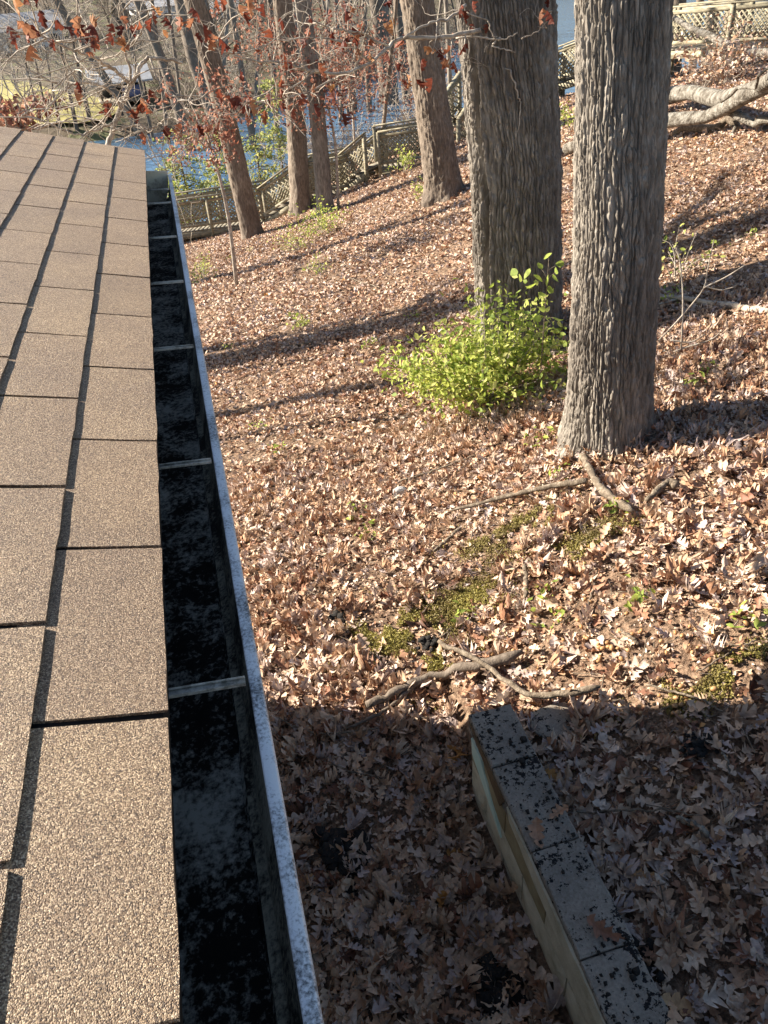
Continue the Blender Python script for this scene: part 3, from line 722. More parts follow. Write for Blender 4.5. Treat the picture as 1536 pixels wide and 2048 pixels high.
# ------------------------------------------------------------------ leaves
def leaf_proto(n, seed, lobes=4, curl=1.0, width=.30, depth=.74):
    rr = np.random.default_rng(seed); t = np.linspace(0, 1, n)
    env = width*np.sin(math.pi*np.clip(t, .001, .999)**.78)**.75
    phs = rr.uniform(-.3, .3)
    Ls = env*(1-depth*(.5+.5*np.cos(2*math.pi*lobes*(t)+phs)))*rr.uniform(.85, 1.15, n)
    Rs = env*(1-depth*(.5+.5*np.cos(2*math.pi*lobes*(t+.03)-phs)))*rr.uniform(.85, 1.15, n)
    Ls[0] = Rs[0] = .012; Ls[-1] = Rs[-1] = .02
    tip = t+np.where(Ls > env*.6, .05, -.02)
    c1 = rr.normal(.25, .5)*curl; c2 = rr.normal(.5, .8)*curl; tw = rr.normal(0, .8)*curl; side = rr.normal(0, .12)
    V = np.zeros((n, 3, 3))
    mx = side*(t-.5)**2*2
    zc = c1*((t-.5)**2-.08)
    for q, (sx, wd, yy) in enumerate(((-1, Ls, tip), (0, Ls*0, t), (1, Rs, tip))):
        x = sx*wd
        V[:, q, 0] = mx+x; V[:, q, 1] = yy-.5; V[:, q, 2] = zc+c2*np.abs(x)**1.3+tw*x*(t-.5)+rr.normal(0, .012, n)*curl*(sx != 0)
    i = np.arange(n-1)[:, None]*3+np.array([0, 1])[None]
    T = np.concatenate([np.stack([i, i+1, i+4], -1).reshape(-1, 3), np.stack([i, i+4, i+3], -1).reshape(-1, 3)])
    return V.reshape(-1, 3), T
def rotm(yaw, tx, ty):
    cy, sy = np.cos(yaw), np.sin(yaw); cx, sx = np.cos(tx), np.sin(tx); ct, st = np.cos(ty), np.sin(ty); n = len(yaw)
    A = np.zeros((n, 3, 3)); A[:, 0, 0] = cy; A[:, 0, 1] = -sy; A[:, 1, 0] = sy; A[:, 1, 1] = cy; A[:, 2, 2] = 1
    B = np.zeros((n, 3, 3)); B[:, 0, 0] = 1; B[:, 1, 1] = cx; B[:, 1, 2] = -sx; B[:, 2, 1] = sx; B[:, 2, 2] = cx
    C = np.zeros((n, 3, 3)); C[:, 1, 1] = 1; C[:, 0, 0] = ct; C[:, 0, 2] = st; C[:, 2, 0] = -st; C[:, 2, 2] = ct
    return B @ C @ A
def scatter(protos, P, size, tilt, rg, rnd, up=None):
    """many leaves as one vertex/triangle array"""
    n = len(P); k = rg.integers(0, len(protos), n); Rm = rotm(rg.uniform(0, 6.28, n), rg.normal(0, tilt, n), rg.normal(0, tilt, n))
    Vs, Ts, As = [], [], []; off = 0
    for q, (pv, pt) in enumerate(protos):
        m = np.where(k == q)[0]
        if not len(m): continue
        W = np.einsum('nij,vj->nvi', Rm[m], pv)*size[m][:, None, None]
        W[:, :, 2] -= np.minimum(W[:, :, 2].min(1), 0)[:, None]*.55
        W += P[m][:, None]
        Vs.append(W.reshape(-1, 3)); nvp = len(pv)
        Ts.append((pt[None]+(np.arange(len(m))*nvp)[:, None, None]).reshape(-1, 3)+off); off += len(m)*nvp
        As.append(np.repeat(rnd[m], nvp))
    return np.concatenate(Vs), np.concatenate(Ts), np.concatenate(As)
moss_spots = [(1020, 1065, .40, .24), (830, 1285, .36, .40), (1180, 1080, .3, .16), (930, 1200, .3, .2), (1400, 1380, .45, .10), (760, 1250, .22, .20), (880, 1335, .25, .10), (1450, 1350, .28, .07)]
MS = [(pg(x, y), a_, b_) for x, y, a_, b_ in moss_spots]
bare = [(1160, 1180, .55), (1050, 1270, .5), (950, 1180, .45), (1230, 1290, .45), (730, 1170, .4), (830, 1230, .5), (1000, 1070, .5), (1380, 1340, .6), (900, 1120, .5)]
BS = [(pg(x, y), a_) for x, y, a_ in bare]
trunks = [(b2, r2*1.18), (b1, r1*1.06)]
def keep_leaf(X, Y, rg):
    k = np.ones(len(X), bool)
    k &= ~((X > WXL-.03) & (X < WXR+.01) & (Y < 2.12))
    for (p, r) in trunks: k &= (X-p[0])**2+(Y-p[1])**2 > r*r
    for p, a_, b_ in MS: k &= ~(((X-p[0])/a_)**2+((Y-p[1])/b_)**2 < rg.uniform(.2, 1.1, len(X))) | (rg.random(len(X)) < .16)
    for p, a_ in BS: k &= ~(((X-p[0])**2+(Y-p[1])**2 < a_*a_*rg.uniform(.1, 1, len(X))) & (rg.random(len(X)) < .55))
    k &= gz(X, Y) > ZL+.1
    k &= ~((X < WX+.02) & (Y < WY+.02))
    return k
def inframe(P, m=160):
    x, y, d = proj(P); return (x > -m) & (x < 1536+m) & (y > -m) & (y < 2048+m) & (d > .2)
near = [leaf_proto(17, s, 4 if s % 3 else 3, (1.15 if s % 4 else 2.6), .27 if s % 2 else .33) for s in range(18)]
mid = [leaf_proto(9, 40+s, 2, 1.4, .28, .6) for s in range(10)]
farp = [leaf_proto(4, 70+s, 1, 1.5, .30, .25) for s in range(8)]
def patch_density(X, Y): return np.clip(.25+1.5*vn(X*.9, Y*.9, 61)*vn(X*2.7, Y*2.7, 62)*2, .3, 1.3)
def layer(protos, y0, y1, x0, x1, dens, size, tilt, seed, cull=160, hgt=.035):
    rg = np.random.default_rng(seed); n = int((y1-y0)*(x1-x0)*dens)
    X = rg.uniform(x0, x1, n); Y = rg.uniform(y0, y1, n)
    k = keep_leaf(X, Y, rg) & (rg.random(n) < np.clip(patch_density(X, Y), 0, 1.3)/1.3); X = X[k]; Y = Y[k]
    P = np.stack([X, Y, gz(X, Y)+rg.uniform(0, hgt, len(X))], -1); P = P[inframe(P, cull)]
    sz = size*rg.uniform(.5, 1.45, len(P)); tone = np.clip(rg.random(len(P))*.8+.2*vn(P[:, 0]*1.3, P[:, 1]*1.3, 63)+rg.normal(0, .05, len(P)), 0, 1)
    return scatter(protos, P, sz, tilt, rg, tone), len(P)
parts = [layer(near, .4, 3.6, -.7, 3.6, 1500, .088, .36, 201), layer(near, 3.6, 6.0, -.9, 5.6, 1350, .070, .37, 202),
         layer(mid, 6.0, 11, -1.5, 10, 820, .066, .38, 203), layer(farp, 11, 32, -4, 24, 420, .076, .40, 204)]
for (tp, tr_), sd_ in zip(trunks, (501, 502)):
    rg = np.random.default_rng(sd_); n = 420; an = rg.uniform(0, 6.28, n); rr_ = tr_+rg.exponential(.10, n)-.02
    X = tp[0]+np.cos(an)*rr_; Y = tp[1]+np.sin(an)*rr_; P = np.stack([X, Y, gz(X, Y)+rg.uniform(0, .10, n)*np.exp(-(rr_-tr_)/.12)], -1)
    parts.append((scatter(near, P, .075*rg.uniform(.6, 1.4, n), .6, rg, rg.random(n)), n))
print('leaves', [p[1] for p in parts])
Vs, Ts, As = [], [], []; off = 0
for (v, t_, a_), n in parts: Vs.append(v); Ts.append(t_+off); As.append(a_); off += len(v)
lit = mk('leaf_litter', np.concatenate(Vs), np.concatenate(Ts), M['leafattr'], ground, False, {'rnd': np.concatenate(As)})
lit['kind'] = 'stuff'
# the nearest leaves one by one
lm = []
for q, (v, t_) in enumerate(near[:8]):
    me = bpy.data.meshes.new('oak_leaf'); me.from_pydata([tuple(x) for x in v], [], [tuple(int(y) for y in x) for x in t_]); me.materials.append(M['leafobj']); me.update(); lm.append((me, v))
rg = np.random.default_rng(300); cnt = 0
while cnt < 295:
    x, y = rg.uniform(-.5, 2.6), rg.uniform(.55, 2.9)
    z = gzs(x, y)
    onwall = cnt >= 291
    if onwall: x, y, z = rg.uniform(WXL+.03, WXR), rg.uniform(.35, 2.08), capz-.02
    if not onwall and not keep_leaf(np.array([x]), np.array([y]), rg)[0]: continue
    if not inframe([(x, y, z)], 20)[0]: continue
    sc = rg.uniform(.075, .135); me, v = lm[rg.integers(0, 8)]
    Rm = rotm(np.array([rg.uniform(0, 6.28)]), np.array([rg.normal(0, .25)]), np.array([rg.normal(0, .25)]))[0]
    o = bpy.data.objects.new('oak_leaf', me); COL.objects.link(o)
    W = v @ Rm.T*sc
    o.matrix_world = Matrix.Translation((x, y, z+.03-W[:, 2].min()*.5)) @ Matrix(Rm.tolist()).to_4x4() @ Matrix.Scale(sc, 4)
    o.parent = ground; cnt += 1
# moss: small tufts crowded into patches
MP = []; rg = np.random.default_rng(410)
for k, (p, a_, b_) in enumerate(MS):
    n = int(24000*a_*b_*4); X = p[0]+rg.normal(0, .55, n)*a_; Y = p[1]+rg.normal(0, .55, n)*b_
    m = vn(X*6, Y*6, 75)+.5*vn(X*20, Y*20, 76) > .78
    X = X[m]; Y = Y[m]; MP.append(np.stack([X, Y, gz(X, Y)+rg.uniform(.004, .034, len(X))], -1))
MP = np.concatenate(MP)
v, t_, a_ = scatter(farp, MP, rg.uniform(.006, .019, len(MP)), .9, rg, np.clip(vn(MP[:, 0]*5, MP[:, 1]*5, 77)*.7+rg.random(len(MP))*.35, 0, 1))
o = mk('moss', v, t_, M['moss'], ground, False, {'rnd': a_}); o['kind'] = 'stuff'
# crumbled leaf bits and fine twigs between the leaves
rg = np.random.default_rng(420); n = 26000
X = rg.uniform(-.6, 4.2, n); Y = rg.uniform(1.0, 6.0, n); P = np.stack([X, Y, gz(X, Y)+rg.uniform(.0, .02, n)], -1)
k = inframe(P, 60) & ~((X > WXL-.03) & (X < WXR+.01) & (Y < 2.12)); P = P[k]
v, t_, a_ = scatter(farp, P, rg.uniform(.012, .04, len(P)), .7, rg, np.clip(rg.random(len(P)), 0, 1))
o = mk('leaf_crumbs', v, t_, M['leafattr'], ground, False, {'rnd': a_}); o['kind'] = 'stuff'
mb = MB(); n = 1500; X = rg.uniform(-.6, 4.5, n); Y = rg.uniform(1.0, 7.5, n)
for x, y in zip(X, Y):
    if WXL-.05 < x < WXR+.03 and y < 2.15: continue
    if not inframe([(x, y, 0.)], 40)[0]: continue
    L = rg.uniform(.03, .16)*(1.6 if rg.random() < .15 else 1); an = rg.uniform(0, 6.28); d = np.array([math.cos(an), math.sin(an)])*L/2
    q = [np.array([x-d[0], y-d[1]]), np.array([x, y])+rg.normal(0, L*.06, 2), np.array([x+d[0], y+d[1]])]
    mb.tube(np.array([[u[0], u[1], gzs(u[0], u[1])+rg.uniform(.02, .055)] for u in q]), rg.uniform(.0012, .0035), 4, False)
o = mb.build('twig_litter', M['stick'], ground); o['kind'] = 'stuff'
# low weeds
mb = MB(); rg = np.random.default_rng(77)
lf4 = [leaf_proto(4, 500+s, 1, .6, .26, .1) for s in range(4)]
Wp = []
for px, py in [(1080, 1195), (1275, 1215), (1075, 895), (1100, 880), (1130, 955), (1385, 775), (1420, 752), (600, 650), (585, 640), (730, 1075), (710, 1040), (520, 860), (560, 905), (1480, 1255), (1095, 1260), (940, 1240), (830, 640), (750, 690), (735, 700), (610, 545), (640, 550), (460, 520), (500, 505), (400, 560), (390, 570), (1340, 610), (1350, 590), (1230, 1030), (455, 700), (1430, 500), (1500, 480)]:
    p = pg(px, py); n = 14; Wp.append(p+np.column_stack([rg.normal(0, .05, n), rg.normal(0, .05, n), rg.uniform(.03, .10, n)]))
Wp = np.concatenate(Wp); v, t_, a_ = scatter(lf4, Wp, rg.uniform(.025, .06, len(Wp)), .5, rg, np.clip(rg.random(len(Wp))*.6, 0, 1))
o = mk('small_weeds', v, t_, M['green'], ground, False, {'rnd': a_}); o['kind'] = 'stuff'

# ------------------------------------------------------------------ sticks, logs, stones, acorns
def groundline(pix, off, n=16, seed=0, lift=0.0):
    P = spline(np.array([pg(x, y) for x, y in pix]), n); rg = np.random.default_rng(seed)
    P[:, 2] = gz(P[:, 0], P[:, 1])+off+lift+rg.normal(0, off*.12, n); P[1:-1, :2] += rg.normal(0, off*.07, (n-2, 2)); return P
def stick(name, lines, label, mat='stick', cat='stick', seed=0, ns=8, lift=.0, group=None):
    mb = MB()
    for pix, w0, w1 in lines:
        p0 = pg(*pix[0]); r0 = pxrad(w0*.72, p0); ra = pxrad(w1*.72, p0)
        P = groundline(pix, min(r0, ra)*.5+.034, 22, seed, lift); rg = np.random.default_rng(seed+5)
        fr_ = np.linspace(r0, ra, len(P))*rg.uniform(.78, 1.16, len(P)); fr_[-2:] *= [.8, .45]; mb.tube(P, fr_, ns)
    o = mb.build(name, M[mat], smooth=True); return tag(o, label, cat, group)
stick('fallen_branch', [([(1150, 905), (1176, 955), (1205, 1002), (1262, 1042)], 17, 22), ([(1172, 980), (1100, 990), (1000, 1012), (902, 1036)], 19, 10), ([(1290, 1020), (1330, 985), (1352, 990)], 14, 24)], 'crooked forked branch lying at the foot of the grey oak', cat='branch', seed=1, lift=.03)
stick('decayed_log', [([(735, 1428), (800, 1398), (870, 1370), (960, 1350), (1045, 1322)], 20, 30), ([(870, 1372), (830, 1388), (770, 1438), (690, 1475)], 15, 6)], 'dark decaying log lying along the shadow edge', cat='log', mat='bark2', seed=2, ns=14, lift=.03)
stick('fallen_branch', [([(878, 1312), (960, 1350), (1042, 1412), (1110, 1418), (1195, 1405)], 12, 18), ([(882, 1300), (900, 1288), (890, 1310)], 5, 4)], 'bent pale branch resting over the wall end', cat='branch', seed=3, lift=.07)
stick('stick', [([(868, 1110), (895, 1088), (922, 1064)], 7, 13)], 'short dark stick broken off below the crooked branch', seed=4)
stick('stick', [([(1048, 1140), (1052, 1165), (1050, 1205)], 12, 14)], 'stubby brown stick standing between acorns and leaves', seed=5)
stick('stick', [([(1055, 1128), (1100, 1142), (1130, 1150)], 6, 5)], 'thin twig touching the stubby brown stick', seed=6)
stick('stick', [([(1240, 1270), (1260, 1285), (1275, 1297)], 9, 10)], 'short stick beside the cluster of acorns', seed=7)
stick('stick', [([(1195, 1150), (1180, 1205), (1165, 1250)], 5, 6)], 'straight pale twig above the acorns', seed=8)
stick('stick', [([(1390, 1355), (1450, 1320), (1510, 1290)], 4, 5)], 'long thin twig on the moss by the shadow edge', seed=9)
stick('stick', [([(640, 1190), (600, 1260), (580, 1300)], 4, 4)], 'thin twig in the leaves between the gutter and the moss', seed=10)
stick('stick', [([(800, 970), (870, 948), (960, 915)], 6, 5)], 'long thin twig in the leaves in front of the bush', seed=11)
stick('stick', [([(850, 990), (900, 958), (945, 930)], 3, 4)], 'dark hair thin twig beside the grey stone', seed=12)
stick('fallen_branch', [([(1315, 600), (1400, 612), (1470, 622), (1545, 634)], 11, 16), ([(1315, 618), (1360, 604)], 8, 6)], 'pale fallen branch on the slope behind the front oak', mat='twig', cat='branch', seed=13)
stick('stick', [([(1150, 1640), (1230, 1640), (1330, 1640), (1400, 1650)], 6, 4)], 'long thin twig in the shade beside the wall caps', seed=14, lift=.03)
stick('stick', [([(1350, 1652), (1385, 1668), (1412, 1690)], 15, 17)], 'lichen blue stub of wood in the shaded leaves', mat='pale', seed=15, lift=.02)
stick('stick', [([(660, 1540), (720, 1560), (780, 1570)], 5, 4)], 'thin twig in the shade beside the gutter', seed=16, lift=.02)
stick('stick', [([(560, 1450), (640, 1480), (760, 1470)], 5, 6)], 'slightly curved twig in the shade below the decaying log', seed=17, lift=.02)
stick('stick', [([(1440, 1520), (1450, 1545), (1452, 1565)], 6, 6)], 'short pale twig on dark leaves near the mossy shade', mat='pale', seed=18, lift=.02)
stick('stick', [([(1290, 1385), (1380, 1410), (1440, 1440)], 6, 5)], 'twig lying across the mossy shade', seed=19, lift=.02)
stick('stick', [([(530, 700), (620, 690), (700, 655)], 3, 3)], 'dry stem lying across the long trunk shadow', seed=20)
stick('stick', [([(700, 560), (760, 580)], 3, 3)], 'dry stem on the sunny slope below the boardwalk', seed=21)
def rock(name, px, w_, h_, label, mat='stone', flat=.6, seed=0, cat='stone', dz=.02):
    p = pg(*px); r = pxrad(w_, p); V = []; F = []; nu_, nv_ = 14, 8; rr = np.random.default_rng(seed)
    for j in range(nv_+1):
        th = math.pi*j/nv_
        for k in range(nu_):
            an = 6.283*k/nu_; d = np.array([math.sin(th)*math.cos(an), math.sin(th)*math.sin(an), math.cos(th)])
            f = 1+.55*(float(vn(d[0]*1.6+seed*9+5, d[1]*1.6+d[2]*1.3+7, 81))-.5)
            q = np.sign(d)*np.abs(d)**.75*f*r*np.array([1, h_, flat]); V.append(p+q+np.array([0, 0, dz]))
    for j in range(nv_):
        for k in range(nu_): F.append([j*nu_+k, (j+1)*nu_+k, (j+1)*nu_+(k+1) % nu_, j*nu_+(k+1) % nu_])
    return tag(mk(name, V, F, M[mat]), label, cat)
rock('stone', (800, 990), 26, .8, 'small pale grey stone among sunlit leaves', seed=1, flat=.9)
rock('concrete_slab', (1108, 1450), 86, .85, 'weathered concrete slab half buried beside the wall end', 'cap', .22, 2, dz=.03)
#rock('concrete_slab', (1285, 1392), 76, .5, 'weathered concrete slab half buried at the shadow edge', 'cap', .2, 3, dz=.02)
for k, (px_, w_, lb) in enumerate([((690, 1715), 120, 'black clump of gutter sludge dropped between gutter and wall'), ((985, 1975), 110, 'black clump of gutter sludge at the foot of the wall'), ((1275, 1945), 70, 'black clump of gutter sludge beside the wall caps'), ((1395, 1505), 60, 'flat black clump of sludge on the shaded leaves'), ((680, 1245), 60, 'dark sludge patch in the sunlit leaves by the gutter'), ((860, 1295), 50, 'dark clod beside the moss and the bent branch')]):
    p = pg(*px_); r_ = pxrad(w_, p); rr = np.random.default_rng(k+70); mb = MB()
    for q in range(38):
        c = p+np.array([*(rr.normal(0, .42, 2)*r_), .03+rr.uniform(0, .02)]); s_ = r_*rr.uniform(.08, .26)
        V = np.array([[sx, sy, sz] for sx in (-1, 1) for sy in (-1, 1) for sz in (-.35, .35)])*s_*rr.uniform(.5, 1.2, (8, 3)); V = V @ np.array(Matrix.Rotation(rr.uniform(0, 6), 3, 'Z')).T
        mb.add(V+c, [[0, 1, 3, 2], [4, 6, 7, 5], [0, 4, 5, 1], [2, 3, 7, 6], [0, 2, 6, 4], [1, 5, 7, 3]])
    tag(mb.build('sludge_clump', M['sludge'], smooth=True), lb, 'sludge')
am = bpy.data.meshes.new('acorn'); V = []; F = []
for j in range(6):
    th = math.pi*j/5
    for k in range(8): V.append((.0085*math.sin(th)*math.cos(k*.785), .0085*math.sin(th)*math.sin(k*.785), .011*math.cos(th)))
for j in range(5):
    for k in range(8): F.append([j*8+k, (j+1)*8+k, (j+1)*8+(k+1) % 8, j*8+(k+1) % 8])
am.from_pydata(V, [], F); am.materials.append(M['acorn']); am.polygons.foreach_set('use_smooth', [True]*len(F)); am.update()
rg = np.random.default_rng(9)
for k in range(70):
    cx_, cy_, sx_, sy_ = [(1240, 1300, 45, 26), (1400, 1290, 45, 30), (1360, 1410, 40, 18), (1150, 1240, 70, 50)][k % 4]
    p = pg(cx_+rg.normal(0, sx_), cy_+rg.normal(0, sy_)); o = bpy.data.objects.new('acorn', am); COL.objects.link(o)
    s_ = rg.uniform(1.0, 1.5); o.matrix_world = Matrix.Translation((p[0], p[1], p[2]+.035)) @ Matrix.Rotation(rg.uniform(0, 6), 4, 'Z') @ Matrix.Rotation(rg.uniform(.9, 2), 4, 'X') @ Matrix.Scale(s_, 4)
    tag(o, ['round brown acorn in the cluster beside the short stick', 'brown acorn scattered on the sunlit leaves by the moss', 'brown acorn lying in the shade just past the shadow edge', 'brown acorn near the stubby brown stick'][k % 4], 'acorn', 'acorns fallen on the ground beyond the wall')

# fallen trunks on the upper slope
def log(name, pix, H, wpx, label, mat='deadwood', seed=0, extra=()):
    mb = MB()
    for px_, hh, w0, w1 in [(pix, H, wpx[0], wpx[1])]+list(extra):
        P = spline(np.array([ph(x, y, h) for (x, y), h in zip(px_, hh)]), 24); rg = np.random.default_rng(seed)
        r0, r1_ = pxrad(w0, P[0]), pxrad(w1, P[-1]); rr = np.array([pxrad(w_, p_) for w_, p_ in zip(np.linspace(w0, w1, 24), P)])*np.interp(np.arange(24), np.arange(0, 25, 4), rg.uniform(.82, 1.15, 7))
        P += np.stack([np.interp(np.arange(24), np.arange(0, 25, 4), rg.normal(0, .05, 7)) for _ in range(3)], -1); mb.tube(P, rr, 12)
    o = mb.build(name, M[mat], smooth=True); return tag(o, label, 'log')
def hz(px, py, up=0.):
    p = pg(px, py); return ZC-p[2]-up
log('dead_log', [(1250, 230), (1340, 198), (1440, 182), (1540, 146), (1620, 120)], [hz(1250, 240, .25), hz(1340, 214, .3), hz(1440, 200, .4), hz(1540, 190, .8), hz(1600, 190, 1.1)], (27, 23), 'bleached fallen trunk, upper one of two on the slope', seed=1)
log('dead_log', [(1130, 300), (1250, 262), (1345, 240), (1440, 218), (1540, 180), (1620, 160)], [hz(1130, 305, .15), hz(1250, 275, .25), hz(1345, 255, .3), hz(1440, 238, .35), hz(1540, 215, .6), hz(1600, 205, .8)], (20, 27), 'bleached forked fallen trunk, lower one of two on the slope', seed=2,
    extra=[([(1445, 222), (1500, 240), (1560, 258)], [hz(1445, 238, .3), hz(1500, 262, .2), hz(1560, 280, .1)], 15, 11), ([(1440, 205), (1500, 168), (1545, 150)], [hz(1440, 238, .55), hz(1500, 225, .9), hz(1545, 225, 1.1)], 6, 4), ([(1480, 232), (1474, 250), (1468, 268)], [hz(1480, 240, .2), hz(1474, 255, .1), hz(1468, 270, 0)], 8, 6)])
log('fallen_limb', [(1345, 42), (1400, 66), (1440, 84), (1500, 106), (1580, 128)], [1.75, 1.95, 2.1, 2.25, 2.4], (9, 14), 'broken limb slanting in front of the upper lattice railing', seed=3)
log('fallen_limb', [(1345, 262), (1420, 255), (1480, 245), (1545, 235)], [hz(1345, 266, .05), hz(1420, 260, .06), hz(1480, 252, .06), hz(1545, 245, .06)], (10, 16), 'dark limb on the ground under the bleached trunks', mat='stick', seed=4)

# ------------------------------------------------------------------ boardwalk
bw = empty('boardwalk', (5.1, 24.2, ZC-5.7), 'weathered timber boardwalk with stairs and lattice railings going down the slope', 'boardwalk')
nodes = [(-4.5, 28.6, 6.95), (2.7, 25.6, 6.30), (3.7, 24.6, 5.55), (5.2, 24.7, 5.5), (5.9, 23.9, 4.85), (7.9, 23.6, 4.75), (9.3, 24.6, 3.75), (12.2, 25.2, 3.45), (14.2, 22.3, 2.45), (16.2, 18.7, 2.30)]
WID = 1.15
def lattice(mb, p, q, z0p, z0q, z1p, z1q):
    """crossed strips filling the panel between two posts"""
    p = np.array(p[:2]); q = np.array(q[:2]); L = np.linalg.norm(q-p); d = (q-p)/L; nrm = np.array([-d[1], d[0]])
    h = z1p-z0p; sl_ = (z0q-z0p)/L
    for sgn in (1, -1):
        x = -h
        while x < L+h:
            a_, b_ = (x, x+h) if sgn > 0 else (x+h, x)
            lo, hi = x, x+h
            # clip to [0, L]
            u0, u1 = max(0, lo), min(L, hi)
            if u1-u0 > .03:
                def pt(u):
                    f = (u-x)/h; f = f if sgn > 0 else 1-f
                    xy = p+d*u; return np.array([xy[0]+nrm[0]*.006*sgn, xy[1]+nrm[1]*.006*sgn, z0p+sl_*u+f*h])
                mb.beam(pt(u0), pt(u1), .036, .008, up=(nrm[0], nrm[1], 0)) if False else mb.beam(pt(u0), pt(u1), .008, .038)
            x += .15
for k in range(len(nodes)-1):
    a_ = np.array(nodes[k]); b_ = np.array(nodes[k+1]); za, zb = ZC-a_[2], ZC-b_[2]
    dv = b_[:2]-a_[:2]; L = np.linalg.norm(dv); d = dv/L; nr_ = np.array([-d[1], d[0]])
    stairs = abs(zb-za)/L > .25
    # deck
    if stairs:
        ns_ = max(3, int(round(abs(zb-za)/.18)))
        for q in range(ns_):
            f = (q+.5)/ns_; c = a_[:2]+dv*f; mb = MB()
            mb.box((c[0], c[1], za+(zb-za)*(q+1)/ns_-.02), (L/ns_+.02, WID, .04), Matrix.Rotation(math.atan2(d[1], d[0]), 3, 'Z')); child(mb.build('stair_tread', M['deckboard']), bw)
    else:
        npk = int(L/.15)
        for q in range(npk):
            f = (q+.5)/npk; c = a_[:2]+dv*f; mb = MB()
            mb.box((c[0], c[1], za+(zb-za)*f-.02), (L/npk-.012, WID, .036), Matrix.Rotation(math.atan2(d[1], d[0]), 3, 'Z')); child(mb.build('deck_plank', M['deckboard']), bw)
    for sd_ in (-1, 1):
        o2 = nr_*sd_*(WID/2-.03)
        p0 = np.array([*(a_[:2]+o2), za]); p1 = np.array([*(b_[:2]+o2), zb])
        mb = MB(); mb.beam(p0-[0, 0, .14], p1-[0, 0, .14], .045, .19); child(mb.build('stringer', M['wood']), bw)
        nb = max(1, int(round(L/1.8))); 
        for q in range(nb+1):
            f = q/nb
            if q == nb and k < len(nodes)-2: f = 1-.06/L
            c = p0+(p1-p0)*f; gzc = gzs(c[0], c[1]); mb = MB()
            mb.box((c[0], c[1], (min(gzc-.2, c[2]-.3)+c[2]+.97)/2), (.092, .092, c[2]+.97-min(gzc-.2, c[2]-.3)), Matrix.Rotation(math.atan2(d[1], d[0]), 3, 'Z')); child(mb.build('post', M['wood']), bw)
        up_ = np.array([0, 0, 1.0])
        mb = MB(); mb.beam(p0+up_*.985, p1+up_*.985, .14, .036); child(mb.build('top_rail', M['wood']), bw)
        mb = MB(); mb.beam(p0+up_*.86, p1+up_*.86, .04, .09); child(mb.build('upper_rail', M['wood']), bw)
        mb = MB(); mb.beam(p0+up_*.14, p1+up_*.14, .04, .09); child(mb.build('lower_rail', M['wood']), bw)
        for q in range(nb):
            u0, u1 = p0+(p1-p0)*q/nb, p0+(p1-p0)*(q+1)/nb; mb = MB()
            lattice(mb, u0, u1, u0[2]+.15, u1[2]+.15, u0[2]+.84, u1[2]+.84); child(mb.build('lattice_panel', M['wood']), bw)

# ------------------------------------------------------------------ bushes
def leafball(rg, c, rad, n):
    d = rg.normal(0, 1, (n, 3)); d /= np.linalg.norm(d, axis=1)[:, None]; return np.array(c)+d*np.array(rad)*(rg.random((n, 1))**.45)
def bush(name, base, rad, nleaf, lsize, label, mat='green', seed=0, nst=14, clumps=16, cat='bush', twm='twig', tone=1.0):
    rg = np.random.default_rng(seed); base = np.array(base); t = empty(name, tuple(base), label, cat)
    P = []; mb = MB(); rad = np.array(rad)
    for k in range(nst):
        an = rg.uniform(0, 6.28); f = math.sqrt(rg.random()); tip = base+np.array([math.cos(an)*rad[0]*f, math.sin(an)*rad[1]*f, rad[2]*(1.15-.7*f*f)*rg.uniform(.55, 1.1)])
        path = spline(np.array([base+[rg.normal(0, .05), rg.normal(0, .05), -.05], base+(tip-base)*.5+rg.normal(0, .06, 3)*rad[2]+[0, 0, .12*rad[2]], tip]), 7)
        mb.tube(path, np.linspace(.007, .002, 7)*max(1, rad[2]), 4, False)
        m = max(4, nleaf//nst)
        q = path[rg.integers(2, 7, m)]+rg.normal(0, 1, (m, 3))*np.array([.10, .10, .07])*rad[0]*1.25; P.append(q)
    P = np.concatenate(P)
    P[:, 2] = np.maximum(P[:, 2], gz(P[:, 0], P[:, 1])+.03)
    v, t_, a_ = scatter(lf4, P, lsize*rg.uniform(.6, 1.3, len(P)), .7, rg, np.clip(rg.random(len(P))*tone, 0, 1))
    child(mb.build('stems', M[twm], smooth=True), t); child(mk('foliage', v, t_, M[mat], None, False, {'rnd': a_}), t); return t
bb = pg(975, 812)
bush('yellow_green_bush', bb, (.92, .62, .84), 3900, .060, 'leafy yellow green bush growing at the foot of the thickest oak', seed=3, nst=46)
bush('yellow_green_bush', pg(838, 800), (.34, .25, .35), 420, .045, 'small outlying shoot cluster beside the yellow green bush', seed=4, nst=9)
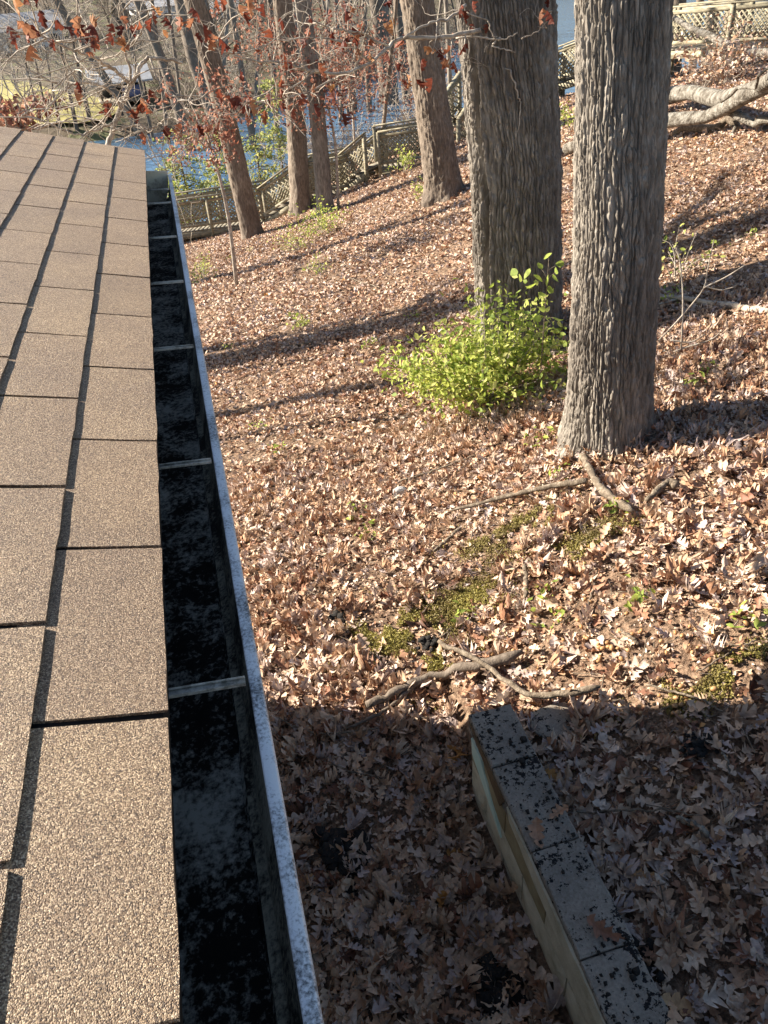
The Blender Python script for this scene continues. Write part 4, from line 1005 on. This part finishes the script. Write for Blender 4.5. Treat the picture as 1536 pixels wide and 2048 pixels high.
# tall sprig with large leaves
sp0 = pg(1075, 800); ds = math.hypot(sp0[0], sp0[1])-.05; t = empty('sapling', tuple(sp0), 'tall thin sprig with large heart shaped leaves above the bush', 'sapling')
mb = MB(); path = spline(np.array([sp0-[0, 0, .05], pd(1083, 720, ds), pd(1090, 620, ds), pd(1096, 545, ds), pd(1098, 512, ds)]), 14); mb.tube(path, np.linspace(.006, .002, 14), 5)
child(mb.build('stem', M['stick'], smooth=True), t)
rg = np.random.default_rng(17); big = [leaf_proto(7, 600+s, 1, .5, .36, .05) for s in range(3)]
for px, py in [(1096, 515), (1112, 545), (1080, 535), (1120, 530), (1040, 560), (1055, 552), (1028, 548), (1075, 560), (1095, 565), (1085, 590), (1100, 585), (1062, 575), (1110, 560), (1075, 640), (1100, 660), (1060, 650), (1020, 660), (1085, 620), (1115, 640), (1130, 690), (1040, 690), (1010, 640), (985, 640), (1000, 680)]:
    p = pd(px, py, ds+rg.normal(0, .05)); v, tt, a_ = scatter(big, p[None], np.array([rg.uniform(.07, .10)]), .8, rg, np.array([rg.uniform(.1, .55)]))
    child(mk('leaf', v, tt, M['green'], None, False, {'rnd': a_}), t)
    q = path[np.argmin(np.abs(path[:, 2]-p[2]+.05))]; mb = MB(); mb.tube(np.array([q, (q+p)/2+[0, 0, .01], p]), .0018, 3, False); child(mb.build('petiole', M['stick']), t)
for k, (px, py, rd, n, lb) in enumerate([((645), 470, (.9, .7, .75), 420, 'yellow shrub at the foot of the paired slim oaks'), (600, 500, (.7, .6, .45), 200, 'low yellow shrub on the slope below the boardwalk'), (845, 405, (.5, .4, .5), 160, 'small green shrub at the foot of the dark ridged oak'),
     (405, 560, (.45, .6, .5), 260, 'yellow green weeds beside the gutter'), (765, 300, (1.3, .8, 1.2), 380, 'pale yellow green shrub behind the boardwalk landing'), (812, 345, (.6, .4, .7), 200, 'green climber on the lattice of the landing'), (1372, 130, (.9, .7, 1.3), 420, 'bright green shrub below the upper lattice railing'), (1148, 262, (.8, .6, .8), 240, 'yellow green shrub between the two big oaks'), (1350, 560, (.35, .35, .5), 36, 'spindly green weeds behind the front oak'), (640, 545, (.35, .3, .3), 70, 'sparse yellow weeds on the open slope'), (600, 655, (.22, .2, .22), 60, 'low green weeds above the long shadow')]):
    bush('shrub', pg(px, py), rd, n, .075 if py < 480 else .055, lb, seed=20+k, nst=12)
# thicket on the right slope, brown
for k, (px, py) in enumerate([(1450, 170), (1520, 130), (1400, 180)]):
    bush('brown_thicket', pg(px, py), (1.2, .9, 1.0), 420, .10, ['dry brown thicket under the upper lattice railing', 'tangled dry thicket at the right end of the upper railing', 'low dry thicket beside the bright green shrub'][k], mat='leafattr', seed=60+k, nst=26)
# bare stems behind the front oak
t = empty('bare_sapling', tuple(pg(1320, 700)), 'thin bare crooked saplings beside the front oak', 'sapling'); mb = MB(); dd = math.hypot(*pg(1325, 720)[:2])
for L_ in ([(1318, 680), (1352, 645), (1395, 595), (1410, 570), (1415, 540), (1428, 480)], [(1410, 572), (1440, 580), (1468, 574)], [(1408, 575), (1450, 555), (1490, 530)], [(1362, 710), (1366, 600), (1360, 520), (1352, 495)], [(1340, 680), (1380, 684), (1410, 668)], [(1345, 705), (1370, 695), (1420, 680), (1440, 665)], [(1330, 700), (1316, 730)], [(1372, 725), (1378, 770)], [(1500, 680), (1502, 690), (1498, 720)]):
    mb.tube(spline(np.array([pd(x, y, dd) for x, y in L_]), 12), np.linspace(.008, .004, 12), 5)
child(mb.build('stems', M['twig'], smooth=True), t)

# ------------------------------------------------------------------ near limbs carrying red leaves
leafmesh = []
for s_ in range(6):
    v, tt = leaf_proto(13, 700+s_, 3, 1.9, .32, .62); v = v-np.array([0, -.5, 0])    # stalk at the origin
    me = bpy.data.meshes.new('leaf'); me.from_pydata([tuple(x) for x in v], [], [tuple(int(y) for y in x) for x in tt]); me.materials.append(M['redleaf']); me.update(); leafmesh.append(me)
NLEAF = [0]
def leafy_limb(name, lines, dist, label, clusters, seed, twigs=26, tw=.55, root_r=None, mat='twig', lsz=.10, cat='limb', base=None):
    """lines: [(pixels, width0, width1, d0, d1)]; clusters: [(px, py, d, n)]"""
    rg = np.random.default_rng(seed); mb = MB(); allp = []
    for pix, w0, w1, d0, d1 in lines:
        dsx = np.linspace(d0, d1, len(pix)); P = spline(np.array([pd(x, y, q) for (x, y), q in zip(pix, dsx)]), 5*len(pix))
        P[1:-1] += rg.normal(0, .005, P[1:-1].shape)
        mb.tube(P, np.linspace(pxrad(w0*.8, P[0]), pxrad(w1*.75, P[-1]), len(P)), 7); allp.append(P)
    Q = np.concatenate(allp)
    for k in range(twigs):
        p = Q[rg.integers(len(Q)//5, len(Q))]; d = rg.normal(0, 1, 3); d[2] = d[2]*.6+.1
        branch(mb, p, d, tw*rg.uniform(.4, 1.1), .006, 2, rg, n=5, gn=.3, minr=.0022, kids=(1, 3), ns=4)
    t = empty(name, tuple(Q[0] if base is None else base), label, cat)
    leaves = []
    for px, py, d, n in clusters:
        c = pd(px, py, d); j = np.argmin(np.sum((Q-c)**2, 1)); mb.tube(spline(np.array([Q[j], (Q[j]+c)/2+rg.normal(0, .03, 3), c]), 6), np.linspace(.006, .003, 6), 4)
        for q in range(max(2, int(n*.62))):
            p = c+rg.normal(0, 1, 3)*np.array([.10, .10, .07]); leaves.append(p)
    child(mb.build('branches', M[mat], smooth=True), t)
    for p in leaves:
        o = bpy.data.objects.new('leaf', leafmesh[rg.integers(6)]); COL.objects.link(o); s_ = lsz*rg.uniform(.7, 1.2)
        o.matrix_world = Matrix.Translation(p) @ Matrix.Rotation(rg.uniform(0, 6.28), 4, 'Z') @ Matrix.Rotation(rg.normal(-1.15, .4), 4, 'X') @ Matrix.Rotation(rg.uniform(0, 6.28), 4, 'Y') @ Matrix.Scale(s_, 4)
        o.parent = t; o.matrix_parent_inverse = Matrix.Translation(t.location).inverted(); NLEAF[0] += 1
    return t
d1_ = math.hypot(b1[0], b1[1])-.55
leafy_limb('oak_limb', [([(960, 60), (883, 74), (808, 75), (777, 94), (742, 125), (691, 144), (629, 143), (570, 126), (512, 122), (470, 113), (420, 90)], 9, 3, d1_, 6.2), ([(932, 10), (895, 40), (856, 47), (808, 75)], 7, 4, d1_, 7.0), ([(695, 144), (613, 184), (547, 199), (480, 210)], 5, 3, 6.8, 6.2), ([(629, 143), (560, 190), (535, 186)], 4, 2, 6.6, 6.3), ([(777, 94), (720, 66), (680, 60), (620, 40)], 5, 3, 7, 6.6), ([(742, 125), (700, 90), (660, 78), (600, 75)], 4, 2, 7, 6.6)], 7,
    'long pale low oak limb with red brown leaves before the lake', [(840, 120, 7.2, 7), (870, 105, 7.2, 7), (895, 130, 7.2, 5), (930, 100, 7.2, 4), (710, 90, 6.8, 8), (735, 60, 6.8, 7), (640, 150, 6.6, 6), (600, 105, 6.4, 7), (565, 170, 6.4, 6), (540, 170, 6.3, 5), (475, 200, 6.2, 7), (455, 180, 6.2, 6), (500, 215, 6.2, 5), (415, 60, 6.0, 8), (470, 45, 6.0, 8), (500, 20, 6, 7), (390, 20, 6, 6), (560, 60, 6.4, 6), (660, 30, 6.6, 7), (680, 15, 6.8, 5), (800, 160, 7.2, 5), (640, 215, 6.5, 4), (780, 20, 7, 5)], 5, twigs=34)
leafy_limb('oak_limb', [([(1000, 75), (985, 90), (1003, 98), (1030, 105)], 4, 2, d1_, d1_), ([(912, 76), (960, 74), (1005, 78), (1035, 65)], 4, 2, d1_, d1_), ([(1022, 140), (1036, 190), (1041, 210), (1037, 255), (1015, 320)], 4, 1.5, d1_+.12, d1_+.12), ([(975, 40), (985, 70), (1000, 78)], 3, 2, d1_, d1_), ([(1043, 78), (1075, 62), (1092, 45)], 3, 1.5, d1_, d1_)], 7, 'thin pale twig hanging against the thickest oak trunk', [(1095, 25, d1_, 5), (950, 55, d1_, 4), (940, 20, d1_, 5)], 6, twigs=3, tw=.3)
yb = pd(217, 288, 7.6); yb[2] = gzs(yb[0], yb[1])
leafy_limb('young_oak', [([(214, 300), (225, 262), (246, 205), (262, 170), (282, 130), (300, 117), (330, 118), (365, 125)], 12, 6, 7.6, 8.0), ([(246, 205), (262, 155), (252, 110), (247, 60), (240, 10)], 7, 4, 7.6, 7.4), ([(240, 215), (228, 190), (200, 170), (150, 168), (128, 182)], 6, 4, 7.6, 7.0), ([(262, 170), (230, 140), (195, 120), (160, 104), (120, 88), (80, 70)], 8, 3, 7.6, 6.6), ([(228, 245), (190, 262), (150, 270)], 5, 3, 7.6, 7.2), ([(300, 117), (320, 170), (350, 195), (385, 205), (370, 215)], 4, 2, 7.8, 7.4), ([(128, 182), (100, 205), (92, 220)], 3, 2, 7, 6.9), ([(150, 140), (110, 175), (95, 220)], 4, 2, 7, 6.9), ([(262, 90), (285, 60), (300, 20)], 4, 2, 7.4, 7.2), ([(225, 262), (280, 250), (300, 262), (320, 245)], 4, 2, 7.6, 7.4)], 7,
    'twisted young oak with pale bark and red leaves past the roof end', [(180, 50, 6.6, 9), (200, 70, 6.6, 9), (240, 60, 6.8, 8), (260, 45, 6.8, 8), (280, 30, 7, 6), (30, 15, 5.6, 7), (60, 5, 5.6, 6), (75, 70, 5.8, 4), (50, 45, 5.8, 4), (15, 60, 5.6, 5), (120, 5, 5.8, 5), (320, 262, 7.2, 5), (300, 20, 7, 6), (120, 185, 6.8, 2), (270, 205, 7.4, 7), (290, 200, 7.4, 6), (245, 210, 7.4, 5), (380, 230, 7.2, 4), (25, 70, 5.6, 4)], 8, twigs=70, tw=.8, mat='twig', cat='tree', base=yb)
mb = MB(); Pk = np.array([yb-[0, 0, .3], yb+[0, 0, .8], pd(214, 300, 7.6)]); mb.tube(spline(Pk, 10), np.linspace(.06, .03, 10), 8)
tb = mb.build('trunk', M['twig'], smooth=True)
for o in bpy.data.objects:
    if o.name == 'young_oak': child(tb, o)
print('red leaves', NLEAF)
# red-leaved understory masses
def redmass(name, px, py, dist, rad, n, lsz, label, seed, ground_z=None):
    rg = np.random.default_rng(seed); c = pd(px, py, dist); base = np.array([c[0], c[1], min(gzs(c[0], c[1]), c[2]-.3)])
    t = empty(name, tuple(base), label, 'tree'); mb = MB(); tips = []
    mb.tube(spline(np.array([base-[0, 0, .1], (base+c)/2+[.1, 0, 0], c-[0, 0, rad[2]*.4]]), 8), np.linspace(.05, .025, 8), 6)
    for k in range(7): branch(mb, c-[0, 0, rad[2]*.5], (rg.normal(), rg.normal(), .6), rad[0]*1.0, .02, 2, rg, n=5, gn=.25, minr=.004, ns=4)
    P = leafball(rg, c, rad, n); k = vn(P[:, 0]*2.2, P[:, 2]*2.2+P[:, 1], seed) > .38; P = P[k]
    v, t_, a_ = scatter(farp, P, lsz*rg.uniform(.6, 1.3, len(P)), .9, rg, rg.random(len(P)))
    child(mb.build('branches', M['twig'], smooth=True), t); child(mk('foliage', v, t_, M['redattr'], None, False, {'rnd': a_}), t)
redmass('red_leaved_tree', 410, 240, 16, (1.1, .9, .9), 1300, .09, 'small tree holding dense russet leaves above the lowest railing', 1)
redmass('red_leaved_tree', 650, 160, 22, (1.8, 1.2, 1.3), 1900, .10, 'small tree with russet leaves between the slim oaks and the lake', 2)
redmass('red_leaved_tree', 45, 236, 11, (.9, .6, .22), 420, .10, 'low russet branch peeping over the roof end', 3)
redmass('red_leaved_tree', 860, 150, 30, (2.2, 1.4, 1.3), 1300, .11, 'russet leaved tree behind the dark ridged oak', 4)
redmass('red_leaved_tree', 560, 60, 26, (2.4, 1.4, 1.6), 1700, .11, 'russet leaved tree high behind the slim oaks', 5)
redmass('red_leaved_tree', 690, 110, 30, (2.4, 1.4, 1.6), 1500, .11, 'russet leaved tree standing at the lake shore', 6)

# ------------------------------------------------------------------ shore evergreens and the far bank
def tuft(name, px, py, dist, rad, n, lsz, label, seed, mat='cedar'):
    rg = np.random.default_rng(seed); c = pd(px, py, dist); base = np.array([c[0], c[1], gzs(c[0], c[1])-.05]); c[2] = max(c[2], base[2]+.8)
    t = empty(name, tuple(base), label, 'tree'); mb = MB(); mb.tube(np.array([base, (base+c)/2, c+[0, 0, rad[2]*.8]]), [.09, .07, .02], 6)
    P = []
    for k in range(46):
        z = rg.uniform(-1, 1); an = rg.uniform(0, 6.28); rr = rad[0]*(1-.35*(z+1)/2)*rg.uniform(.5, 1.05)
        tip = c+np.array([math.cos(an)*rr, math.sin(an)*rr, z*rad[2]]); st = np.array([c[0], c[1], tip[2]+.25*rr]); mb.tube(np.array([st, tip]), [.02, .005], 4, False)
        m = n//46; f = rg.random(m)**.6; P.append(st+(tip-st)*f[:, None]+rg.normal(0, .12, (m, 3))*[1, 1, .6])
    P = np.concatenate(P); P[:, 2] = np.maximum(P[:, 2], gz(P[:, 0], P[:, 1])+.05)
    v, t_, a_ = scatter(farp, P, lsz*rg.uniform(.6, 1.3, len(P)), .8, rg, rg.random(len(P)))
    child(mb.build('trunk', M['bark2'], smooth=True), t); child(mk('crown', v, t_, M[mat], None, False, {'rnd': a_}), t)
tuft('evergreen', 372, 372, 34, (1.7, 1.6, 1.8), 1300, .15, 'yellow green evergreen at the shore beyond the gutter end', 1)
tuft('evergreen', 440, 350, 37, (1.8, 1.6, 2.2), 1200, .15, 'soft evergreen at the shore behind the leaning oak', 2)
tuft('evergreen', 560, 300, 38, (1.5, 1.6, 2.6), 1500, .15, 'tall evergreen at the shore behind the slim oaks', 3)
tuft('evergreen', 520, 350, 34, (1.2, 1.2, 1.5), 800, .14, 'short evergreen behind the boardwalk stairs', 4)
tuft('evergreen', 352, 430, 31, (1.0, 1.0, 1.1), 1300, .14, 'low bright shrub at the end of the lowest railing', 5, 'green')

# bare trees: three kinds copied over the far bank
def bare_proto(seed, h):
    rg = np.random.default_rng(seed); mb = MB(); P = [np.zeros(3)]; d = np.array([0, 0, 1.])
    for k in range(8): d = d+rg.normal(0, .06, 3); d[2] = max(d[2], .6); d /= np.linalg.norm(d); P.append(P[-1]+d*h/8)
    P = np.array(P); r = h*.014; mb.tube(P, np.linspace(r, r*.3, 9), 7)
    tm = bpy.data.meshes.new('x')
    cr = MB()
    for k in range(12):
        f = rg.uniform(.18, 1); p = P[0]+np.array([np.interp(f*8, range(9), P[:, q]) for q in range(3)]); an = rg.uniform(0, 6.28)
        branch(cr, p, (math.cos(an), math.sin(an), rg.uniform(.2, .9)), h*.28*(1.15-f*.6), r*.35, 3, rg, n=5, gn=.22, minr=.012, ns=3, kids=(2, 4))
    a_ = mb.build('trunk', M['bark2'], smooth=True); b_ = cr.build('crown', M['bark2' if seed != 2 else 'twig'], smooth=False)
    ma, mb_ = a_.data, b_.data; bpy.data.objects.remove(a_); bpy.data.objects.remove(b_); return ma, mb_
def shrub_proto(seed, h):
    rg = np.random.default_rng(seed); cr = MB()
    for k in range(16): branch(cr, (rg.normal(0, .3), rg.normal(0, .3), 0), (rg.normal(0, .6), rg.normal(0, .6), 1), h*rg.uniform(.6, 1), .03, 3, rg, n=5, gn=.25, minr=.009, ns=3, kids=(2, 3))
    o = cr.build('stems', M['twig' if seed == 4 else 'bark2']); me = o.data; bpy.data.objects.remove(o); return me
BP = [bare_proto(s, 11+2*k) for k, s in enumerate((1, 2, 3))]; SPR = [shrub_proto(s, 3.2) for s in (4, 5)]
def put(name, meshes, loc, rot, sc, label, cat, group):
    t = empty(name, loc, label, cat, group); t.rotation_euler = (0, 0, rot); t.scale = (sc,)*3
    for nm, me in meshes: o = bpy.data.objects.new(nm, me); COL.objects.link(o); o.parent = t
    return t
rg = np.random.default_rng(55)
for k in range(80):
    px = rg.uniform(-60, 1000); py = rg.uniform(20, 125 if px < 290 else 215-max(0, (px-260)*.12))
    p = farpt(px, py)
    ma, mc = BP[k % 3]
    put('bare_tree', [('trunk', ma), ('crown', mc)], (p[0], p[1], faratz(p[0], p[1])-.1), rg.uniform(0, 6.28), rg.uniform(.6, 1.05), 'leafless grey brown tree in the wood on the far bank', 'tree', 'bare trees on the far bank')
for k in range(80):
    px = rg.uniform(-60, 1000); py = rg.uniform(60, 235 if px > 300 else 128)
    p = farpt(px, py)
    put('bare_shrub', [('stems', SPR[k % 2])], (p[0], p[1], faratz(p[0], p[1])-.1), rg.uniform(0, 6.28), rg.uniform(.6, 1.2), 'tangled leafless shrub in the undergrowth of the far bank', 'shrub', 'bare shrubs on the far bank')
for k, (x0, y0, x1, y1, wp) in enumerate([(5, 225, -14, 150, 9), (82, 250, 60, 160, 5), (98, 255, 80, 165, 5), (122, 264, 105, 175, 6), (154, 262, 135, 165, 8), (181, 248, 160, 150, 9)]):
    p = farpt(x0, y0); q = pd(x1, y1, math.hypot(p[0], p[1])); r_ = pxrad(wp, p)
    t = empty('bank_sapling', tuple(p), 'dark slim sapling in the row along the sunlit lawn', 'tree', 'saplings along the far lawn'); mb = MB()
    top = p+(q-p)*1.9; P = spline(np.array([p-[0, 0, .3], p+(q-p)*.5, q, top]), 10); mb.tube(P, np.linspace(r_, r_*.4, 10), 7); child(mb.build('trunk', M['bark2'], smooth=True), t)
    cr = MB(); rg2 = np.random.default_rng(800+k)
    for j in range(10): branch(cr, P[rg2.integers(3, 10)], (rg2.normal(), rg2.normal(), .5), 2.2, .035, 3, rg2, n=5, gn=.25, minr=.012, ns=3)
    child(cr.build('crown', M['twig']), t)
# near bare understory
for k, (px, py, sc) in enumerate([(640, 330, .75), (690, 300, .9), (730, 270, .9), (470, 330, .7), (590, 330, .8), (360, 330, .6), (850, 250, .8), (820, 230, .9), (300, 380, .6)]):
    p = pd(px, py, 33+k % 3*2.0); p[2] = gzs(p[0], p[1])
    put('shore_shrub', [('stems', SPR[k % 2])], tuple(p), k*1.3, sc, 'leafless twiggy shrub on the near shore behind the boardwalk', 'shrub', 'bare shrubs on the near shore')

def house_far(name, px, py, w_, h_, dp, label, roofm='grayroof', rot=0.0, wins=4, boat=False):
    p = farpt(px, py); p[2] = faratz(p[0], p[1]); t = empty(name, tuple(p), label, 'house' if not boat else 'boathouse')
    def bx(nm, c, s_, m_, par=t):
        mb = MB(); mb.box(c, s_); o = mb.build(nm, M[m_]); o.parent = par; return o
    if not boat:
        bx('wall', (0, 0, h_/2-.3), (w_, dp, h_+.6), 'white')
        for k in range(wins):
            x = -w_/2+w_*(k+.5)/wins; wo = bx('window', (x, -dp/2-.02, h_*.55), (.95, .06, 1.2), 'glass'); bx('sill', (x, -dp/2-.06, h_*.55-.65), (1.1, .12, .08), 'white', wo)
        bx('door', (w_*.02, -dp/2-.03, 1.0), (.9, .06, 2.0), 'trim')
    else:
        for sx in (-1, 1):
            for sy in (-1, 1): bx('post', (sx*w_*.45, sy*dp*.42, h_/2-1), (.18, .18, h_+2), 'bark2')
        bx('deck', (0, 0, .35), (w_, dp, .15), 'deckboard'); bx('back_wall', (0, dp*.3, h_*.5), (w_*.8, .1, h_*.9), 'dark_base'); bx('cover', (w_*.2, -dp*.2, .9), (w_*.4, .9, .7), 'bluecloth')
    e = .5; rh = dp*.28
    V = [(-w_/2-e, -dp/2-e, h_), (w_/2+e, -dp/2-e, h_), (w_/2+e, dp/2+e, h_), (-w_/2-e, dp/2+e, h_), (-w_/2-e, 0, h_+rh), (w_/2+e, 0, h_+rh)]
    V2 = [(x, y, z-.12) for x, y, z in V]
    o = mk('roof', V+V2, [(0, 1, 5, 4), (2, 3, 4, 5), (0, 4, 10, 6), (4, 3, 9, 10), (1, 7, 11, 5), (5, 11, 8, 2), (6, 7, 1, 0), (8, 9, 3, 2), (6, 10, 11, 7), (10, 9, 8, 11)], M[roofm]); o.parent = t
    t.rotation_euler = (0, 0, rot); return t
house_far('far_house', 52, 112, 9.5, 2.7, 6, 'low white house with dark windows on the far bank', rot=.15)
house_far('far_house', 335, 62, 9, 3.2, 6, 'white gabled house high behind the far bank trees', rot=-.2)
house_far('far_house', 440, 62, 6, 2.8, 5, 'small white cottage behind the far bank trees', rot=-.1, wins=3)
house_far('boathouse', 250, 208, 3.8, 1.7, 3.4, 'open boathouse with pale roof at the far shore', 'paleroof', .1, boat=True)
pz = pd(1545, 20, 44); t = empty('shed', (pz[0], pz[1], gzs(pz[0], pz[1])), 'grey green shed behind the upper lattice railing', 'shed')
mb = MB(); mb.box((0, 0, 1.2), (4, 3, 2.8)); o = mb.build('wall', M['siding']); o.parent = t
mb = MB(); mb.add([(-2.3, -1.8, 2.55), (2.3, -1.8, 2.55), (2.3, 0, 3.4), (-2.3, 0, 3.4), (2.3, 1.8, 2.55), (-2.3, 1.8, 2.55)], [[0, 1, 2, 3], [3, 2, 4, 5]]); o = mb.build('roof', M['grayroof']); o.parent = t
mb = MB(); mb.box((0, -1.53, 1.0), (.9, .05, 2.0)); o = mb.build('door', M['trim']); o.parent = t
